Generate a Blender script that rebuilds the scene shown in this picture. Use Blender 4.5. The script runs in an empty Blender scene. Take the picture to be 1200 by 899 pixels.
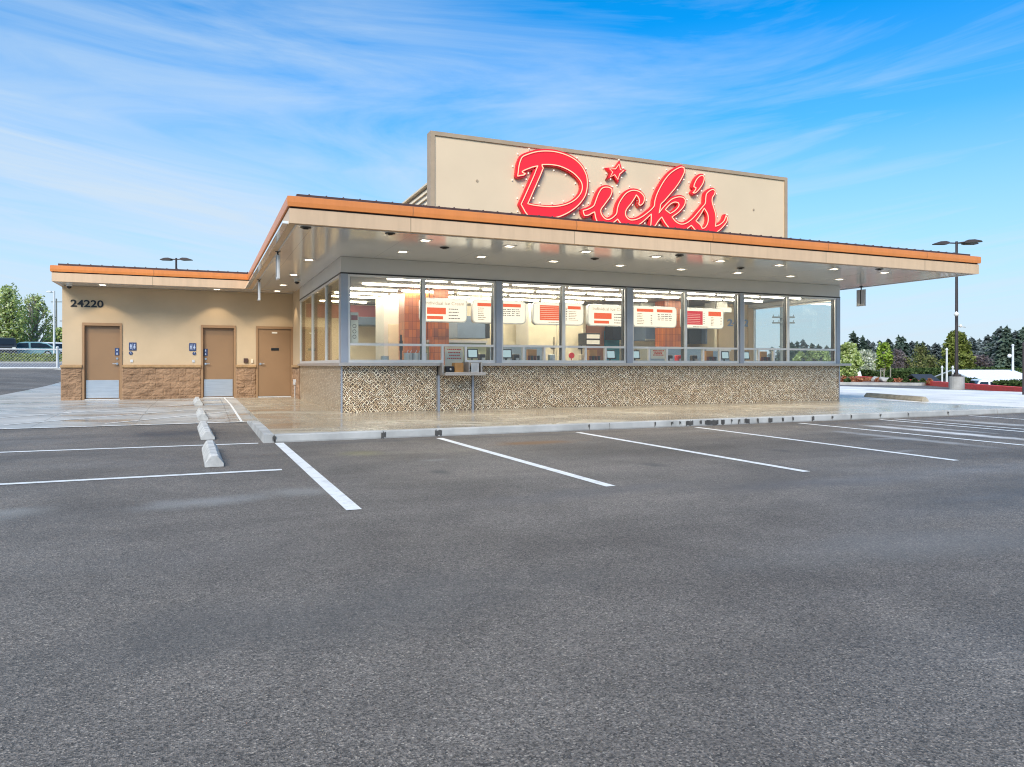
import bpy, bmesh, math, random
from mathutils import Vector, Matrix, noise
from math import radians as R, sin, cos, pi

S = bpy.context.scene
# ------------------------------------------------------------------ camera
FPX, PSI, HOR, HC = 851.0, R(23.16), 428.5, 1.07
cam_d = bpy.data.cameras.new('camera'); cam = bpy.data.objects.new('camera', cam_d)
S.collection.objects.link(cam); S.camera = cam
cam.location = (0, 0, HC); cam.rotation_euler = (R(90), 0, -PSI)
cam_d.sensor_fit = 'HORIZONTAL'; cam_d.sensor_width = 36; cam_d.lens = FPX / 1200 * 36
cam_d.shift_y = -(449.5 - HOR) / 1200
cam_d.clip_start = 0.05; cam_d.clip_end = 5000
S.render.resolution_x = 1024; S.render.resolution_y = 767
# ------------------------------------------------------------------ exposure
S.view_settings.view_transform = 'Standard'; S.view_settings.look = 'None'
S.view_settings.exposure = 1.22; S.view_settings.gamma = 1.0
S.view_settings.use_curve_mapping = False
S.render.engine = 'CYCLES'
S.cycles.use_denoising = True
S.cycles.denoiser = 'OPENIMAGEDENOISE'; S.cycles.denoising_input_passes = 'RGB_ALBEDO_NORMAL'; S.cycles.denoising_prefilter = 'NONE'
S.cycles.filter_width = 1.1
S.cycles.max_bounces = 8; S.cycles.transparent_max_bounces = 24
S.cycles.caustics_reflective = False; S.cycles.caustics_refractive = False
S.cycles.sample_clamp_indirect = 6
# ------------------------------------------------------------------ sky and sun
SUN_EL, SUN_AZ = R(38), math.atan2(-0.62, -0.78)
W = bpy.data.worlds.new("World"); S.world = W; W.use_nodes = True
nt = W.node_tree; N = nt.nodes; L = nt.links; N.clear()
def nn(t, **k):
    n = N.new(t)
    for a, b in k.items(): setattr(n, a, b)
    return n
wo = nn('ShaderNodeOutputWorld'); bg = nn('ShaderNodeBackground'); bg.inputs[1].default_value = 0.1
sky = nn('ShaderNodeTexSky', sky_type='NISHITA', sun_disc=False, sun_elevation=SUN_EL,
         sun_rotation=SUN_AZ, altitude=0, air_density=1.0, dust_density=0.6, ozone_density=3.0)
hs = nn('ShaderNodeMix', data_type='RGBA', blend_type='MULTIPLY'); hs.inputs[0].default_value = 1.0
hs.inputs[7].default_value = (0.01, 0.66, 1.02, 1)
L.new(sky.outputs[0], hs.inputs[6])
tc = nn('ShaderNodeTexCoord'); sp = nn('ShaderNodeSeparateXYZ'); L.new(tc.outputs['Generated'], sp.inputs[0])
def wm(op, a, b=None):
    n = nn('ShaderNodeMath', operation=op)
    for i, v in enumerate((a, b)):
        if v is None: continue
        if isinstance(v, (int, float)): n.inputs[i].default_value = v
        else: L.new(v, n.inputs[i])
    return n.outputs[0]
zz = wm('ADD', wm('MAXIMUM', sp.outputs[2], 0.0), 0.14)
def wdot(x, y):
    d = nn('ShaderNodeVectorMath', operation='DOT_PRODUCT'); d.inputs[1].default_value = (x, y, 0); L.new(tc.outputs['Generated'], d.inputs[0]); return d.outputs['Value']
uu = wm('DIVIDE', wdot(0.94, -0.34), zz); vv = wm('DIVIDE', wdot(0.34, 0.94), zz)      # across and along the drift of the high cloud
bow = wm('ADD', vv, wm('MULTIPLY', wm('MULTIPLY', uu, uu), 0.42))                       # the streaks bow round the zenith
def wn_(us, vs, scale, det, rough, dist, off=0.0):
    c = nn('ShaderNodeCombineXYZ'); L.new(wm('MULTIPLY', uu, us), c.inputs[0]); L.new(wm('MULTIPLY', bow, vs), c.inputs[1]); c.inputs[2].default_value = off
    n = nn('ShaderNodeTexNoise'); n.inputs['Scale'].default_value = scale; n.inputs['Detail'].default_value = det; n.inputs['Roughness'].default_value = rough; n.inputs['Distortion'].default_value = dist
    L.new(c.outputs[0], n.inputs['Vector']); return n.outputs[0]
n1 = wn_(0.85, 1.7, 1.2, 9, 0.6, 1.3, 0.7)
n2 = wn_(0.5, 0.9, 1.1, 3, 0.5, 0.2, 5.2)
tot = wm('ADD', wm('ADD', wm('MULTIPLY', n1, 0.62), wm('MULTIPLY', n2, 0.58)), wm('MULTIPLY', wdot(-0.92, 0.39), 0.15))
cr = nn('ShaderNodeValToRGB'); L.new(tot, cr.inputs[0])
cr.color_ramp.elements[0].position = 0.48; cr.color_ramp.elements[0].color = (0, 0, 0, 1)
cr.color_ramp.elements[1].position = 0.86; cr.color_ramp.elements[1].color = (1, 1, 1, 1)
hz = nn('ShaderNodeValToRGB'); L.new(sp.outputs[2], hz.inputs[0])       # pale thin cloud low on the horizon
hz.color_ramp.elements[0].position = 0.0; hz.color_ramp.elements[0].color = (0.92, 0.92, 0.92, 1)
hz.color_ramp.elements[1].position = 0.42; hz.color_ramp.elements[1].color = (0, 0, 0, 1)
e = hz.color_ramp.elements.new(0.15); e.color = (0.34, 0.34, 0.34, 1)
fac = wm('SUBTRACT', 1.0, wm('MULTIPLY', wm('SUBTRACT', 1.0, wm('MULTIPLY', cr.outputs[0], 0.92)), wm('SUBTRACT', 1.0, hz.outputs[0])))
mx = nn('ShaderNodeMix', data_type='RGBA'); L.new(fac, mx.inputs[0]); L.new(hs.outputs[2], mx.inputs[6])
mx.inputs[7].default_value = (2.65, 3.3, 3.95, 1)
mh = nn('ShaderNodeMix', data_type='RGBA'); hr = nn('ShaderNodeValToRGB'); L.new(sp.outputs[2], hr.inputs[0])
hr.color_ramp.elements[0].position = 0.0; hr.color_ramp.elements[0].color = (0.85, 0.85, 0.85, 1); hr.color_ramp.elements[1].position = 0.30; hr.color_ramp.elements[1].color = (0, 0, 0, 1)
L.new(hr.outputs[0], mh.inputs[0]); L.new(mx.outputs[2], mh.inputs[6]); mh.inputs[7].default_value = (3.15, 3.6, 4.05, 1)
L.new(mh.outputs[2], bg.inputs[0]); L.new(bg.outputs[0], wo.inputs[0])
sd = bpy.data.lights.new('sun', 'SUN'); sun = bpy.data.objects.new('sun', sd); S.collection.objects.link(sun)
sd.energy = 2.0; sd.angle = R(26); sd.color = (1, 0.91, 0.80)
sdir = Vector((sin(SUN_AZ) * cos(SUN_EL), cos(SUN_AZ) * cos(SUN_EL), sin(SUN_EL)))
sun.rotation_euler = sdir.to_track_quat('Z', 'Y').to_euler()

# ------------------------------------------------------------------ helpers
C = S.collection
ORG = {}
def at(x, y, Y):
    """point of the photograph on the plane at distance Y"""
    t = (x - 600) / FPX
    rx, ry, rz = sin(PSI) + t * cos(PSI), cos(PSI) - t * sin(PSI), (HOR - y) / FPX
    k = Y / ry
    return Vector((k * rx, Y, HC + k * rz))
def ad(x, y, d):
    """point of the photograph at depth d"""
    t = (x - 600) / FPX
    return Vector((d * (sin(PSI) + t * cos(PSI)), d * (cos(PSI) - t * sin(PSI)), HC + d * (HOR - y) / FPX))
def tag(o, label=None, cat=None, group=None, kind=None):
    if label: o['label'] = label
    if cat: o['category'] = cat
    if group: o['group'] = group
    if kind: o['kind'] = kind
    return o
def thing(name, loc, label, cat, group=None, rz=0):
    o = bpy.data.objects.new(name, None); C.objects.link(o); o.location = loc; o.rotation_euler = (0, 0, rz)
    o.empty_display_size = 0.2
    ORG[o.name] = Vector(loc)
    return tag(o, label, cat, group)
class MB:
    def __init__(s): s.b = bmesh.new()
    def box(s, x0, x1, y0, y1, z0, z1, bev=0):
        m = bmesh.new()
        bmesh.ops.create_cube(m, size=1)
        for v in m.verts:
            v.co = Vector(((x0 + x1) / 2 + v.co.x * (x1 - x0), (y0 + y1) / 2 + v.co.y * (y1 - y0), (z0 + z1) / 2 + v.co.z * (z1 - z0)))
        if bev: bmesh.ops.bevel(m, geom=m.edges[:], offset=bev, segments=2, affect='EDGES', profile=0.5)
        s.merge(m); return s
    def merge(s, m, mat=None):
        if mat is not None: bmesh.ops.transform(m, matrix=mat, verts=m.verts)
        me = bpy.data.meshes.new('tmp'); m.to_mesh(me); m.free(); s.b.from_mesh(me); bpy.data.meshes.remove(me); return s
    def obox(s, c, sx, sy, sz, rz=0, rx=0, ry=0, bev=0):
        m = bmesh.new(); bmesh.ops.create_cube(m, size=1)
        for v in m.verts: v.co = Vector((v.co.x * sx, v.co.y * sy, v.co.z * sz))
        if bev: bmesh.ops.bevel(m, geom=m.edges[:], offset=bev, segments=2, affect='EDGES', profile=0.5)
        M = Matrix.Translation(c) @ Matrix.Rotation(rz, 4, 'Z') @ Matrix.Rotation(ry, 4, 'Y') @ Matrix.Rotation(rx, 4, 'X')
        return s.merge(m, M)
    def cyl(s, p0, p1, r0, r1=None, n=12, cap=True):
        p0, p1 = Vector(p0), Vector(p1); d = p1 - p0
        if d.length < 1e-6: return s
        m = bmesh.new()
        bmesh.ops.create_cone(m, cap_ends=cap, segments=n, radius1=r0, radius2=r0 if r1 is None else r1, depth=d.length)
        M = Matrix.Translation((p0 + p1) / 2) @ d.to_track_quat('Z', 'Y').to_matrix().to_4x4()
        return s.merge(m, M)
    def sph(s, c, r, sx=1, sy=1, sz=1, u=12, v=8):
        m = bmesh.new(); bmesh.ops.create_uvsphere(m, u_segments=u, v_segments=v, radius=r)
        return s.merge(m, Matrix.Translation(c) @ Matrix.Diagonal((sx, sy, sz, 1)))
    def tube(s, pts, r, n=6, closed=False):
        pts = [Vector(p) for p in pts]; k = len(pts); rings = []
        for i, p in enumerate(pts):
            a = pts[i - 1] if (i or closed) else pts[i]; b_ = pts[(i + 1) % k] if (i < k - 1 or closed) else pts[i]
            q = (b_ - a).to_track_quat('Z', 'Y')
            rings.append([s.b.verts.new(p + q @ Vector((r * cos(2 * pi * j / n), r * sin(2 * pi * j / n), 0))) for j in range(n)])
        for i in range(k if closed else k - 1):
            A, B = rings[i], rings[(i + 1) % k]
            # pick the twist that keeps quads short
            off = min(range(n), key=lambda o: (A[0].co - B[o].co).length)
            for j in range(n):
                try: s.b.faces.new((A[j], A[(j + 1) % n], B[(j + 1 + off) % n], B[(j + off) % n]))
                except ValueError: pass
        return s
    def quad(s, *p):
        s.b.faces.new([s.b.verts.new(q) for q in p]); return s
    def prism(s, prof, a0, a1, axis='X'):
        """closed profile (u,v) swept along an axis"""
        def P(u, v, a): return {'X': (a, u, v), 'Y': (u, a, v), 'Z': (u, v, a)}[axis]
        A = [s.b.verts.new(P(u, v, a0)) for u, v in prof]; B = [s.b.verts.new(P(u, v, a1)) for u, v in prof]
        n = len(prof)
        for i in range(n): s.b.faces.new((A[i], A[(i + 1) % n], B[(i + 1) % n], B[i]))
        s.b.faces.new(A); s.b.faces.new(B[::-1]); return s
    def build(s, name, mat, parent=None, smooth=False, recalc=True):
        if recalc: bmesh.ops.recalc_face_normals(s.b, faces=s.b.faces[:])
        me = bpy.data.meshes.new(name); s.b.to_mesh(me); s.b.free()
        o = bpy.data.objects.new(name, me); C.objects.link(o)
        org = ORG.get(parent.name, Vector()) if parent else Vector()
        if parent:
            me.transform(Matrix.Translation(-org)); o.parent = parent
        ORG[o.name] = org
        for mm in (mat if isinstance(mat, (list, tuple)) else [mat]): me.materials.append(mm)
        if smooth:
            for p in me.polygons: p.use_smooth = True
        return o
    def solo(s, name, mat, label, cat, loc=None, group=None, smooth=False):
        """one thing that is one mesh, with its origin at its base"""
        if loc is None:
            v = [x.co for x in s.b.verts]
            loc = Vector(((min(a.x for a in v) + max(a.x for a in v)) / 2, (min(a.y for a in v) + max(a.y for a in v)) / 2, min(a.z for a in v)))
        o = s.build(name, mat, None, smooth); o.data.transform(Matrix.Translation(-Vector(loc))); o.location = loc
        ORG[o.name] = Vector(loc)
        return tag(o, label, cat, group)
def copy_tree(o, parent=None, loc=None, rz=None, label=None):
    c = o.copy(); C.objects.link(c); c.parent = parent
    if loc is not None: c.location = loc
    if rz is not None: c.rotation_euler = (0, 0, rz)
    if label: c['label'] = label
    for ch in list(o.children): copy_tree(ch, c)
    return c
def text_mesh(body, size, depth=0.01, bold=0.0, spacing=1.0):
    cu = bpy.data.curves.new('t', 'FONT'); cu.body = body; cu.size = size; cu.extrude = depth; cu.offset = bold
    cu.align_x = 'CENTER'; cu.align_y = 'CENTER'; cu.space_character = spacing
    o = bpy.data.objects.new('t', cu); C.objects.link(o)
    dg = bpy.context.evaluated_depsgraph_get(); dg.update()
    me = bpy.data.meshes.new_from_object(o.evaluated_get(dg)); bpy.data.objects.remove(o); return me
def text(body, size, pos, parent, mat, name='lettering', depth=0.008, bold=0.0, yaw=0, width=None, spacing=1.0):
    """raised lettering facing -Y (yaw turns it), centred on pos"""
    me = text_mesh(body, size, depth, bold, spacing)
    xs = [v.co.x for v in me.vertices]; w = max(xs) - min(xs)
    sx = width / w if width else 1
    me.transform(Matrix.Translation(Vector(pos)) @ Matrix.Rotation(yaw, 4, 'Z') @ Matrix.Rotation(R(90), 4, 'X') @ Matrix.Diagonal((sx, 1, 1, 1)))
    me.materials.clear(); me.materials.append(mat)
    o = bpy.data.objects.new(name, me); C.objects.link(o)
    org = ORG.get(parent.name, Vector()); me.transform(Matrix.Translation(-org)); o.parent = parent; ORG[o.name] = org
    return o
def shape2d(loops, y_front, depth, name, mat, parent):
    """filled outline(s) in the XZ plane, holes allowed, given a real thickness"""
    cu = bpy.data.curves.new('s', 'CURVE'); cu.dimensions = '2D'; cu.fill_mode = 'BOTH'; cu.extrude = depth / 2
    for lp in loops:
        spn = cu.splines.new('POLY'); spn.points.add(len(lp) - 1); spn.use_cyclic_u = True
        for i, (x, z) in enumerate(lp): spn.points[i].co = (x, z, 0, 1)
    o = bpy.data.objects.new('s', cu); C.objects.link(o)
    dg = bpy.context.evaluated_depsgraph_get(); dg.update()
    me = bpy.data.meshes.new_from_object(o.evaluated_get(dg)); bpy.data.objects.remove(o)
    me.transform(Matrix.Translation((0, y_front + depth / 2, 0)) @ Matrix.Rotation(R(90), 4, 'X'))
    me.materials.clear(); me.materials.append(mat)
    o = bpy.data.objects.new(name, me); C.objects.link(o)
    org = ORG.get(parent.name, Vector()) if parent else Vector(); me.transform(Matrix.Translation(-org)); o.parent = parent; ORG[o.name] = org
    return o
ORDS = ['first', 'second', 'third', 'fourth', 'fifth', 'sixth', 'seventh', 'eighth', 'ninth', 'tenth', 'eleventh', 'twelfth']

# ------------------------------------------------------------------ materials
def srgb(r, g, b):
    f = lambda c: (c / 255 / 12.92) if c / 255 <= 0.04045 else ((c / 255 + 0.055) / 1.055) ** 2.4
    return (f(r), f(g), f(b), 1)
class NT:
    def __init__(s, name):
        s.m = bpy.data.materials.new(name); s.m.use_nodes = True; s.t = s.m.node_tree; s.t.nodes.clear()
        s.out = s.n('ShaderNodeOutputMaterial'); s.tc = s.n('ShaderNodeTexCoord'); s.geo = s.n('ShaderNodeNewGeometry')
    def n(s, t, **k):
        x = s.t.nodes.new(t)
        for a, b in k.items(): setattr(x, a, b)
        return x
    def l(s, a, b): s.t.links.new(a, b)
    def put(s, sock, v):
        if hasattr(v, 'is_output') or isinstance(v, bpy.types.NodeSocket): s.l(v, sock)
        else: sock.default_value = v
    def math(s, op, a, b=None, c=None, clamp=False):
        x = s.n('ShaderNodeMath', operation=op); x.use_clamp = clamp
        for i, v in enumerate((a, b, c)):
            if v is not None: s.put(x.inputs[i], v)
        return x.outputs[0]
    def noise(s, scale, detail=4, rough=0.55, vec=None, dist=0, out=0):
        x = s.n('ShaderNodeTexNoise'); x.inputs['Scale'].default_value = scale; x.inputs['Detail'].default_value = detail
        x.inputs['Roughness'].default_value = rough; x.inputs['Distortion'].default_value = dist
        s.l(vec or s.geo.outputs['Position'], x.inputs['Vector']); return x.outputs[out]
    def mapping(s, scale, rot=(0, 0, 0), loc=(0, 0, 0)):
        x = s.n('ShaderNodeMapping'); s.l(s.geo.outputs['Position'], x.inputs[0])
        x.inputs['Scale'].default_value = scale; x.inputs['Rotation'].default_value = rot; x.inputs['Location'].default_value = loc
        return x.outputs[0]
    def ramp(s, fac, *st):
        x = s.n('ShaderNodeValToRGB'); s.l(fac, x.inputs[0]); e = x.color_ramp.elements
        while len(e) < len(st): e.new(0.5)
        for i, (p, c) in enumerate(st):
            e[i].position = p; e[i].color = c if isinstance(c, (tuple, list)) else (c, c, c, 1)
        return x.outputs[0]
    def mix(s, f, a, b, mode='MIX'):
        x = s.n('ShaderNodeMix', data_type='RGBA', blend_type=mode); s.put(x.inputs[0], f); s.put(x.inputs[6], a); s.put(x.inputs[7], b)
        return x.outputs[2]
    def bump(s, h, strength=0.3, dist=0.02):
        x = s.n('ShaderNodeBump'); x.inputs['Strength'].default_value = strength; x.inputs['Distance'].default_value = dist
        s.l(h, x.inputs['Height']); return x.outputs[0]
    def pbsdf(s, col, rough=0.6, metal=0.0, normal=None, spec=None, emit=None, es=0.0, coat=0):
        x = s.n('ShaderNodeBsdfPrincipled'); s.put(x.inputs['Base Color'], col); s.put(x.inputs['Roughness'], rough)
        x.inputs['Metallic'].default_value = metal
        if normal: s.l(normal, x.inputs['Normal'])
        if spec is not None: x.inputs['Specular IOR Level'].default_value = spec
        if emit: s.put(x.inputs['Emission Color'], emit); x.inputs['Emission Strength'].default_value = es
        if coat: x.inputs['Coat Weight'].default_value = coat; x.inputs['Coat Roughness'].default_value = 0.1
        s.l(x.outputs[0], s.out.inputs[0]); return x
def plain(name, col, rough=0.5, metal=0.0, var=0.12, nscale=3.0, bump=0.0, bscale=60, spec=None, coat=0):
    t = NT(name)
    v = t.noise(nscale, 5)
    c = t.mix(1.0, col, t.ramp(v, (0.3, 1 - var), (0.7, 1 + var * 0.6)), 'MULTIPLY')
    r = t.math('ADD', t.math('MULTIPLY', t.noise(nscale * 3, 3), 0.16), rough - 0.08, clamp=True)
    nrm = t.bump(t.noise(bscale, 3), bump, 0.005) if bump else None
    t.pbsdf(c, r, metal, nrm, spec, coat=coat); return t.m
def emis(name, col, st):
    t = NT(name); x = t.n('ShaderNodeEmission'); x.inputs[0].default_value = col; x.inputs[1].default_value = st
    t.l(x.outputs[0], t.out.inputs[0]); t.m.cycles.emission_sampling = 'AUTO' if name == 'strip_lamp' else 'NONE'; return t.m
M = {}
def asphalt():
    t = NT('asphalt')
    big = t.noise(0.45, 6, 0.62, dist=0.6); mid = t.noise(1.7, 5, 0.65, dist=0.4)
    st = t.noise(1.0, 4, 0.6, t.mapping((0.05, 0.75, 1), (0, 0, R(8))))
    v1 = t.n('ShaderNodeTexVoronoi'); v1.inputs['Scale'].default_value = 170; t.l(t.geo.outputs['Position'], v1.inputs['Vector'])
    v2 = t.n('ShaderNodeTexVoronoi'); v2.inputs['Scale'].default_value = 80; t.l(t.geo.outputs['Position'], v2.inputs['Vector'])
    sx = t.n('ShaderNodeSeparateColor'); t.l(v1.outputs['Color'], sx.inputs[0])
    sy = t.n('ShaderNodeSeparateColor'); t.l(v2.outputs['Color'], sy.inputs[0])
    g1 = t.ramp(sx.outputs[0], (0.0, srgb(54, 54, 54)), (0.4, srgb(102, 101, 100)), (0.92, srgb(138, 136, 135)), (1.0, srgb(180, 178, 174)))
    g2 = t.ramp(sy.outputs[0], (0.0, srgb(74, 73, 72)), (0.6, srgb(114, 113, 112)), (1.0, srgb(154, 151, 149)))
    c = t.mix(0.22, g1, g2)
    c = t.mix(1.0, c, t.ramp(big, (0.32, (0.63, 0.59, 0.545, 1)), (0.68, (1.06, 1.0, 0.925, 1))), 'MULTIPLY')
    c = t.mix(1.0, c, t.ramp(mid, (0.3, (0.93, 0.87, 0.82, 1)), (0.7, (1.15, 1.08, 1.02, 1))), 'MULTIPLY')
    c = t.mix(1.0, c, t.ramp(st, (0.35, 0.86), (0.6, 1.08)), 'MULTIPLY')
    # dried silt and rust stains, plus wet glare painted as pale streaks
    pz = t.n('ShaderNodeSeparateXYZ'); t.l(t.geo.outputs['Position'], pz.inputs[0])
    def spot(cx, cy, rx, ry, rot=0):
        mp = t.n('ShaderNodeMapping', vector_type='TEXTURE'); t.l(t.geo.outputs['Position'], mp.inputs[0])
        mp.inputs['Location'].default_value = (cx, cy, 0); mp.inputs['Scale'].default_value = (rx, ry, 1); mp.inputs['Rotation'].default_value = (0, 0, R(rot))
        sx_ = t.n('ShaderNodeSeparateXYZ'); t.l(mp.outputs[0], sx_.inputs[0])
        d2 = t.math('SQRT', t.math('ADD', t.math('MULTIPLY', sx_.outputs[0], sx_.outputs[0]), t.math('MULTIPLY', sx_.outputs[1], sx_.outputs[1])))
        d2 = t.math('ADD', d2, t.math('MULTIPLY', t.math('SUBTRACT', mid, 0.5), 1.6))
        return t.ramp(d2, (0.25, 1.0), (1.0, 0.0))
    for cx, cy, rx, ry, rot, col, f in STAINS_AND_GLARE:
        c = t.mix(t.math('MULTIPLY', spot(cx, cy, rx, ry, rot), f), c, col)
    wet = t.ramp(t.noise(0.5, 4, 0.6, t.mapping((0.35, 1.3, 1), (0, 0, R(-6)))), (0.45, 0.72), (0.7, 0.5))
    h = t.math('ADD', v1.outputs['Distance'], t.math('MULTIPLY', v2.outputs['Distance'], 1.2))
    t.pbsdf(c, wet, 0, t.bump(h, 0.6, 0.004), 0.4); return t.m
STAINS_AND_GLARE = [(2.2, 7.0, .12, .2, 0, srgb(60, 60, 62), .6), (4.5, 6.6, .15, .22, 0, srgb(58, 58, 60), .6), (6.7, 7.1, .13, .2, 10, srgb(60, 60, 62), .5), (9.0, 6.8, .14, .25, 0, srgb(60, 60, 62), .5), (0.5, 3.2, 1.6, .5, 5, srgb(84, 83, 82), .35), (4.0, 3.0, 1.8, .4, -8, srgb(122, 121, 120), .3), (7.5, 4.3, 2.4, .4, 12, srgb(86, 84, 82), .35), (10.95, 7.8, 0.22, 2.2, 0, srgb(222, 222, 222), 0.85), (9.5, 7.6, .2, 1.6, 0, srgb(170, 170, 170), .6), (11.5, 8.6, 0.12, 1.2, 0, srgb(200, 200, 200), 0.6), (13.5, 8.8, 0.3, 1.6, 0, srgb(196, 196, 196), 0.6), (-1.5, 6.25, 0.55, 0.3, 5, srgb(150, 149, 145), 0.5), (0.0, 6.2, 0.6, 0.28, 8, srgb(150, 149, 147), 0.5), (0.75, 6.4, 0.4, 0.3, -10, srgb(150, 148, 144), 0.4),  # the long pale streaks on the right are wet glare put into the colour
          (4.25, 9.15, 0.8, 0.3, -3, srgb(122, 92, 64), 0.95), (1.75, 8.9, 0.35, 0.32, 10, srgb(122, 116, 78), 0.5), (7.3, 9.3, 0.5, 0.1, 0, srgb(110, 94, 74), 0.5),
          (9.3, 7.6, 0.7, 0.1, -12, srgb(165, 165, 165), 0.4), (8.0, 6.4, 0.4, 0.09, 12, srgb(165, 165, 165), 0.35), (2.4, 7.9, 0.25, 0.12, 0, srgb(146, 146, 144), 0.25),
          (-0.35, 12.6, 0.8, 0.8, 0, srgb(58, 59, 64), 0.6), (2.0, 10.2, 1.3, 0.25, 0, srgb(66, 66, 70), 0.5), (5.0, 10.15, 2.6, 0.22, 0, srgb(62, 62, 66), 0.5), (11.0, 10.1, 4.0, 0.25, 0, srgb(62, 62, 66), 0.45),
          (3.2, 5.4, 1.6, 0.3, 6, srgb(84, 84, 88), 0.35), (5.2, 5.0, 1.7, 0.35, -4, srgb(82, 82, 86), 0.35)]
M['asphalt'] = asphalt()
def concrete(name, c1, c2, wetlo=0.12, wethi=0.6, joint=1.5, warm=0.0, thr=(0.42, 0.6)):
    t = NT(name)
    n = t.noise(0.9, 6, 0.65, dist=0.6); f = t.noise(26, 5, 0.7); st = t.noise(1.0, 6, 0.62, t.mapping((0.5, 0.75, 1)), dist=0.5)
    c = t.mix(t.ramp(n, (0.35, 0.0), (0.65, 1.0)), c1, c2)
    c = t.mix(1.0, c, t.ramp(f, (0.3, 0.88), (0.7, 1.08)), 'MULTIPLY')
    w = t.ramp(st, (thr[0], 1.0), (thr[1], 0.0))
    c = t.mix(1.0, c, t.mix(w, (1, 1, 1, 1), (0.74, 0.72, 0.69, 1)), 'MULTIPLY')
    sp_ = t.n('ShaderNodeSeparateXYZ'); t.l(t.geo.outputs['Position'], sp_.inputs[0])
    def jl(o, off): return t.math('LESS_THAN', t.math('ABSOLUTE', t.math('SUBTRACT', t.math('FRACT', t.math('DIVIDE', t.math('ADD', o, off), joint)), 0.5)), 0.006 / joint * 1.3)
    j = t.math('MAXIMUM', jl(sp_.outputs[0], 0.3), jl(sp_.outputs[1], 0.1))
    c = t.mix(t.math('MULTIPLY', j, 0.6), c, (0.1, 0.09, 0.08, 1))
    r = t.math('ADD', t.math('MULTIPLY', w, wetlo - wethi), wethi)
    r = t.math('ADD', r, t.math('MULTIPLY', t.math('SUBTRACT', f, 0.5), 0.12), clamp=True)
    h = t.math('SUBTRACT', t.math('MULTIPLY', t.noise(90, 4, 0.7), 0.4), j)
    t.pbsdf(c, r, 0, t.bump(h, 0.12, 0.006), 0.6); return t.m
M['walk'] = concrete('concrete_walk', srgb(184, 176, 160), srgb(160, 151, 134), 0.1, 0.42, thr=(0.36, 0.7))
M['pad'] = concrete('concrete_pad', srgb(186, 184, 180), srgb(158, 154, 148), 0.14, 0.6, 1.6, thr=(0.38, 0.56))
M['apron'] = concrete('concrete_apron', srgb(236, 233, 228), srgb(212, 209, 205), 0.26, 0.75, 3.0, thr=(0.3, 0.42))
M['kerb'] = plain('kerb_concrete', srgb(172, 171, 168), 0.8, 0, 0.28, 2.2, 0.5, 70)
M['stop'] = plain('wheel_stop_concrete', srgb(188, 186, 182), 0.85, 0, 0.3, 6, 0.8, 50)
M['stopaged'] = plain('old_wheel_stop_concrete', srgb(158, 150, 134), 0.85, 0, 0.3, 6, 0.8, 50)
M['gap'] = plain('kerb_joint_stain', srgb(74, 72, 70), 0.8, 0, 0.4, 14)
def paint_line():
    t = NT('line_paint'); n = t.noise(7, 6, 0.7); g = t.noise(120, 3, 0.7)
    c = t.mix(t.ramp(t.math('ADD', n, t.math('MULTIPLY', g, 0.35)), (0.5, 0.4), (0.66, 0.0)), srgb(226, 226, 224), srgb(128, 128, 128))
    t.pbsdf(c, 0.5, 0, t.bump(g, 0.5, 0.003)); return t.m
M['line'] = paint_line()
def stucco():
    t = NT('stucco'); n = t.noise(1.3, 4); f = t.noise(150, 3, 0.7)
    c = t.mix(1.0, srgb(190, 168, 138), t.ramp(n, (0.3, 0.94), (0.7, 1.04)), 'MULTIPLY')
    sp_ = t.n('ShaderNodeSeparateXYZ'); t.l(t.geo.outputs['Position'], sp_.inputs[0])
    t.pbsdf(c, 0.85, 0, t.bump(f, 0.35, 0.004)); return t.m
M['stucco'] = stucco()
def splitface():
    t = NT('split_face_block'); n = t.noise(3.5, 5); f = t.noise(38, 6, 0.75)
    c = t.mix(t.ramp(n, (0.35, 0.0), (0.65, 1.0)), srgb(162, 130, 102), srgb(140, 111, 86))
    c = t.mix(1.0, c, t.ramp(f, (0.3, 0.78), (0.7, 1.15)), 'MULTIPLY')
    t.pbsdf(c, 0.9, 0, t.bump(f, 0.9, 0.02)); return t.m
M['split'] = splitface()
M['ledge'] = plain('ledge_block', srgb(168, 136, 98), 0.85, 0, 0.2, 8, 0.4)
M['door'] = plain('brown_door_paint', srgb(140, 110, 80), 0.42, 0, 0.05, 2)
M['doorframe'] = plain('brown_frame_paint', srgb(150, 118, 86), 0.5, 0, 0.06, 2)
def brushed(name, col, rough, sc=(90, 90, 2), var=0.12):
    t = NT(name); n = t.noise(1.0, 4, 0.6, t.mapping(sc)); b = t.noise(1.4, 3)
    c = t.mix(1.0, col, t.ramp(n, (0.3, 1 - var), (0.7, 1 + var)), 'MULTIPLY')
    r = t.math('ADD', t.math('MULTIPLY', b, 0.2), rough - 0.1, clamp=True)
    t.pbsdf(c, r, 1.0, t.bump(n, 0.04, 0.002)); return t.m
M['steel'] = brushed('brushed_steel', srgb(196, 198, 202), 0.3)
M['kick'] = brushed('kick_plate_steel', srgb(206, 206, 208), 0.38, (2, 90, 90))
M['alu'] = plain('satin_white_aluminium', srgb(214, 213, 212), 0.35, 0.25, 0.05, 3)
M['alu_d'] = plain('dark_gasket', srgb(52, 52, 54), 0.5)
M['pil'] = plain('blue_grey_steel', srgb(158, 163, 174), 0.36, 0.35, 0.08, 3)
M['counter'] = plain('counter_steel', srgb(178, 172, 168), 0.36, 0.45, 0.06, 3)
M['bulk'] = plain('grey_metal_panel', srgb(200, 201, 202), 0.42, 0.0, 0.04, 1.5)
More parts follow.
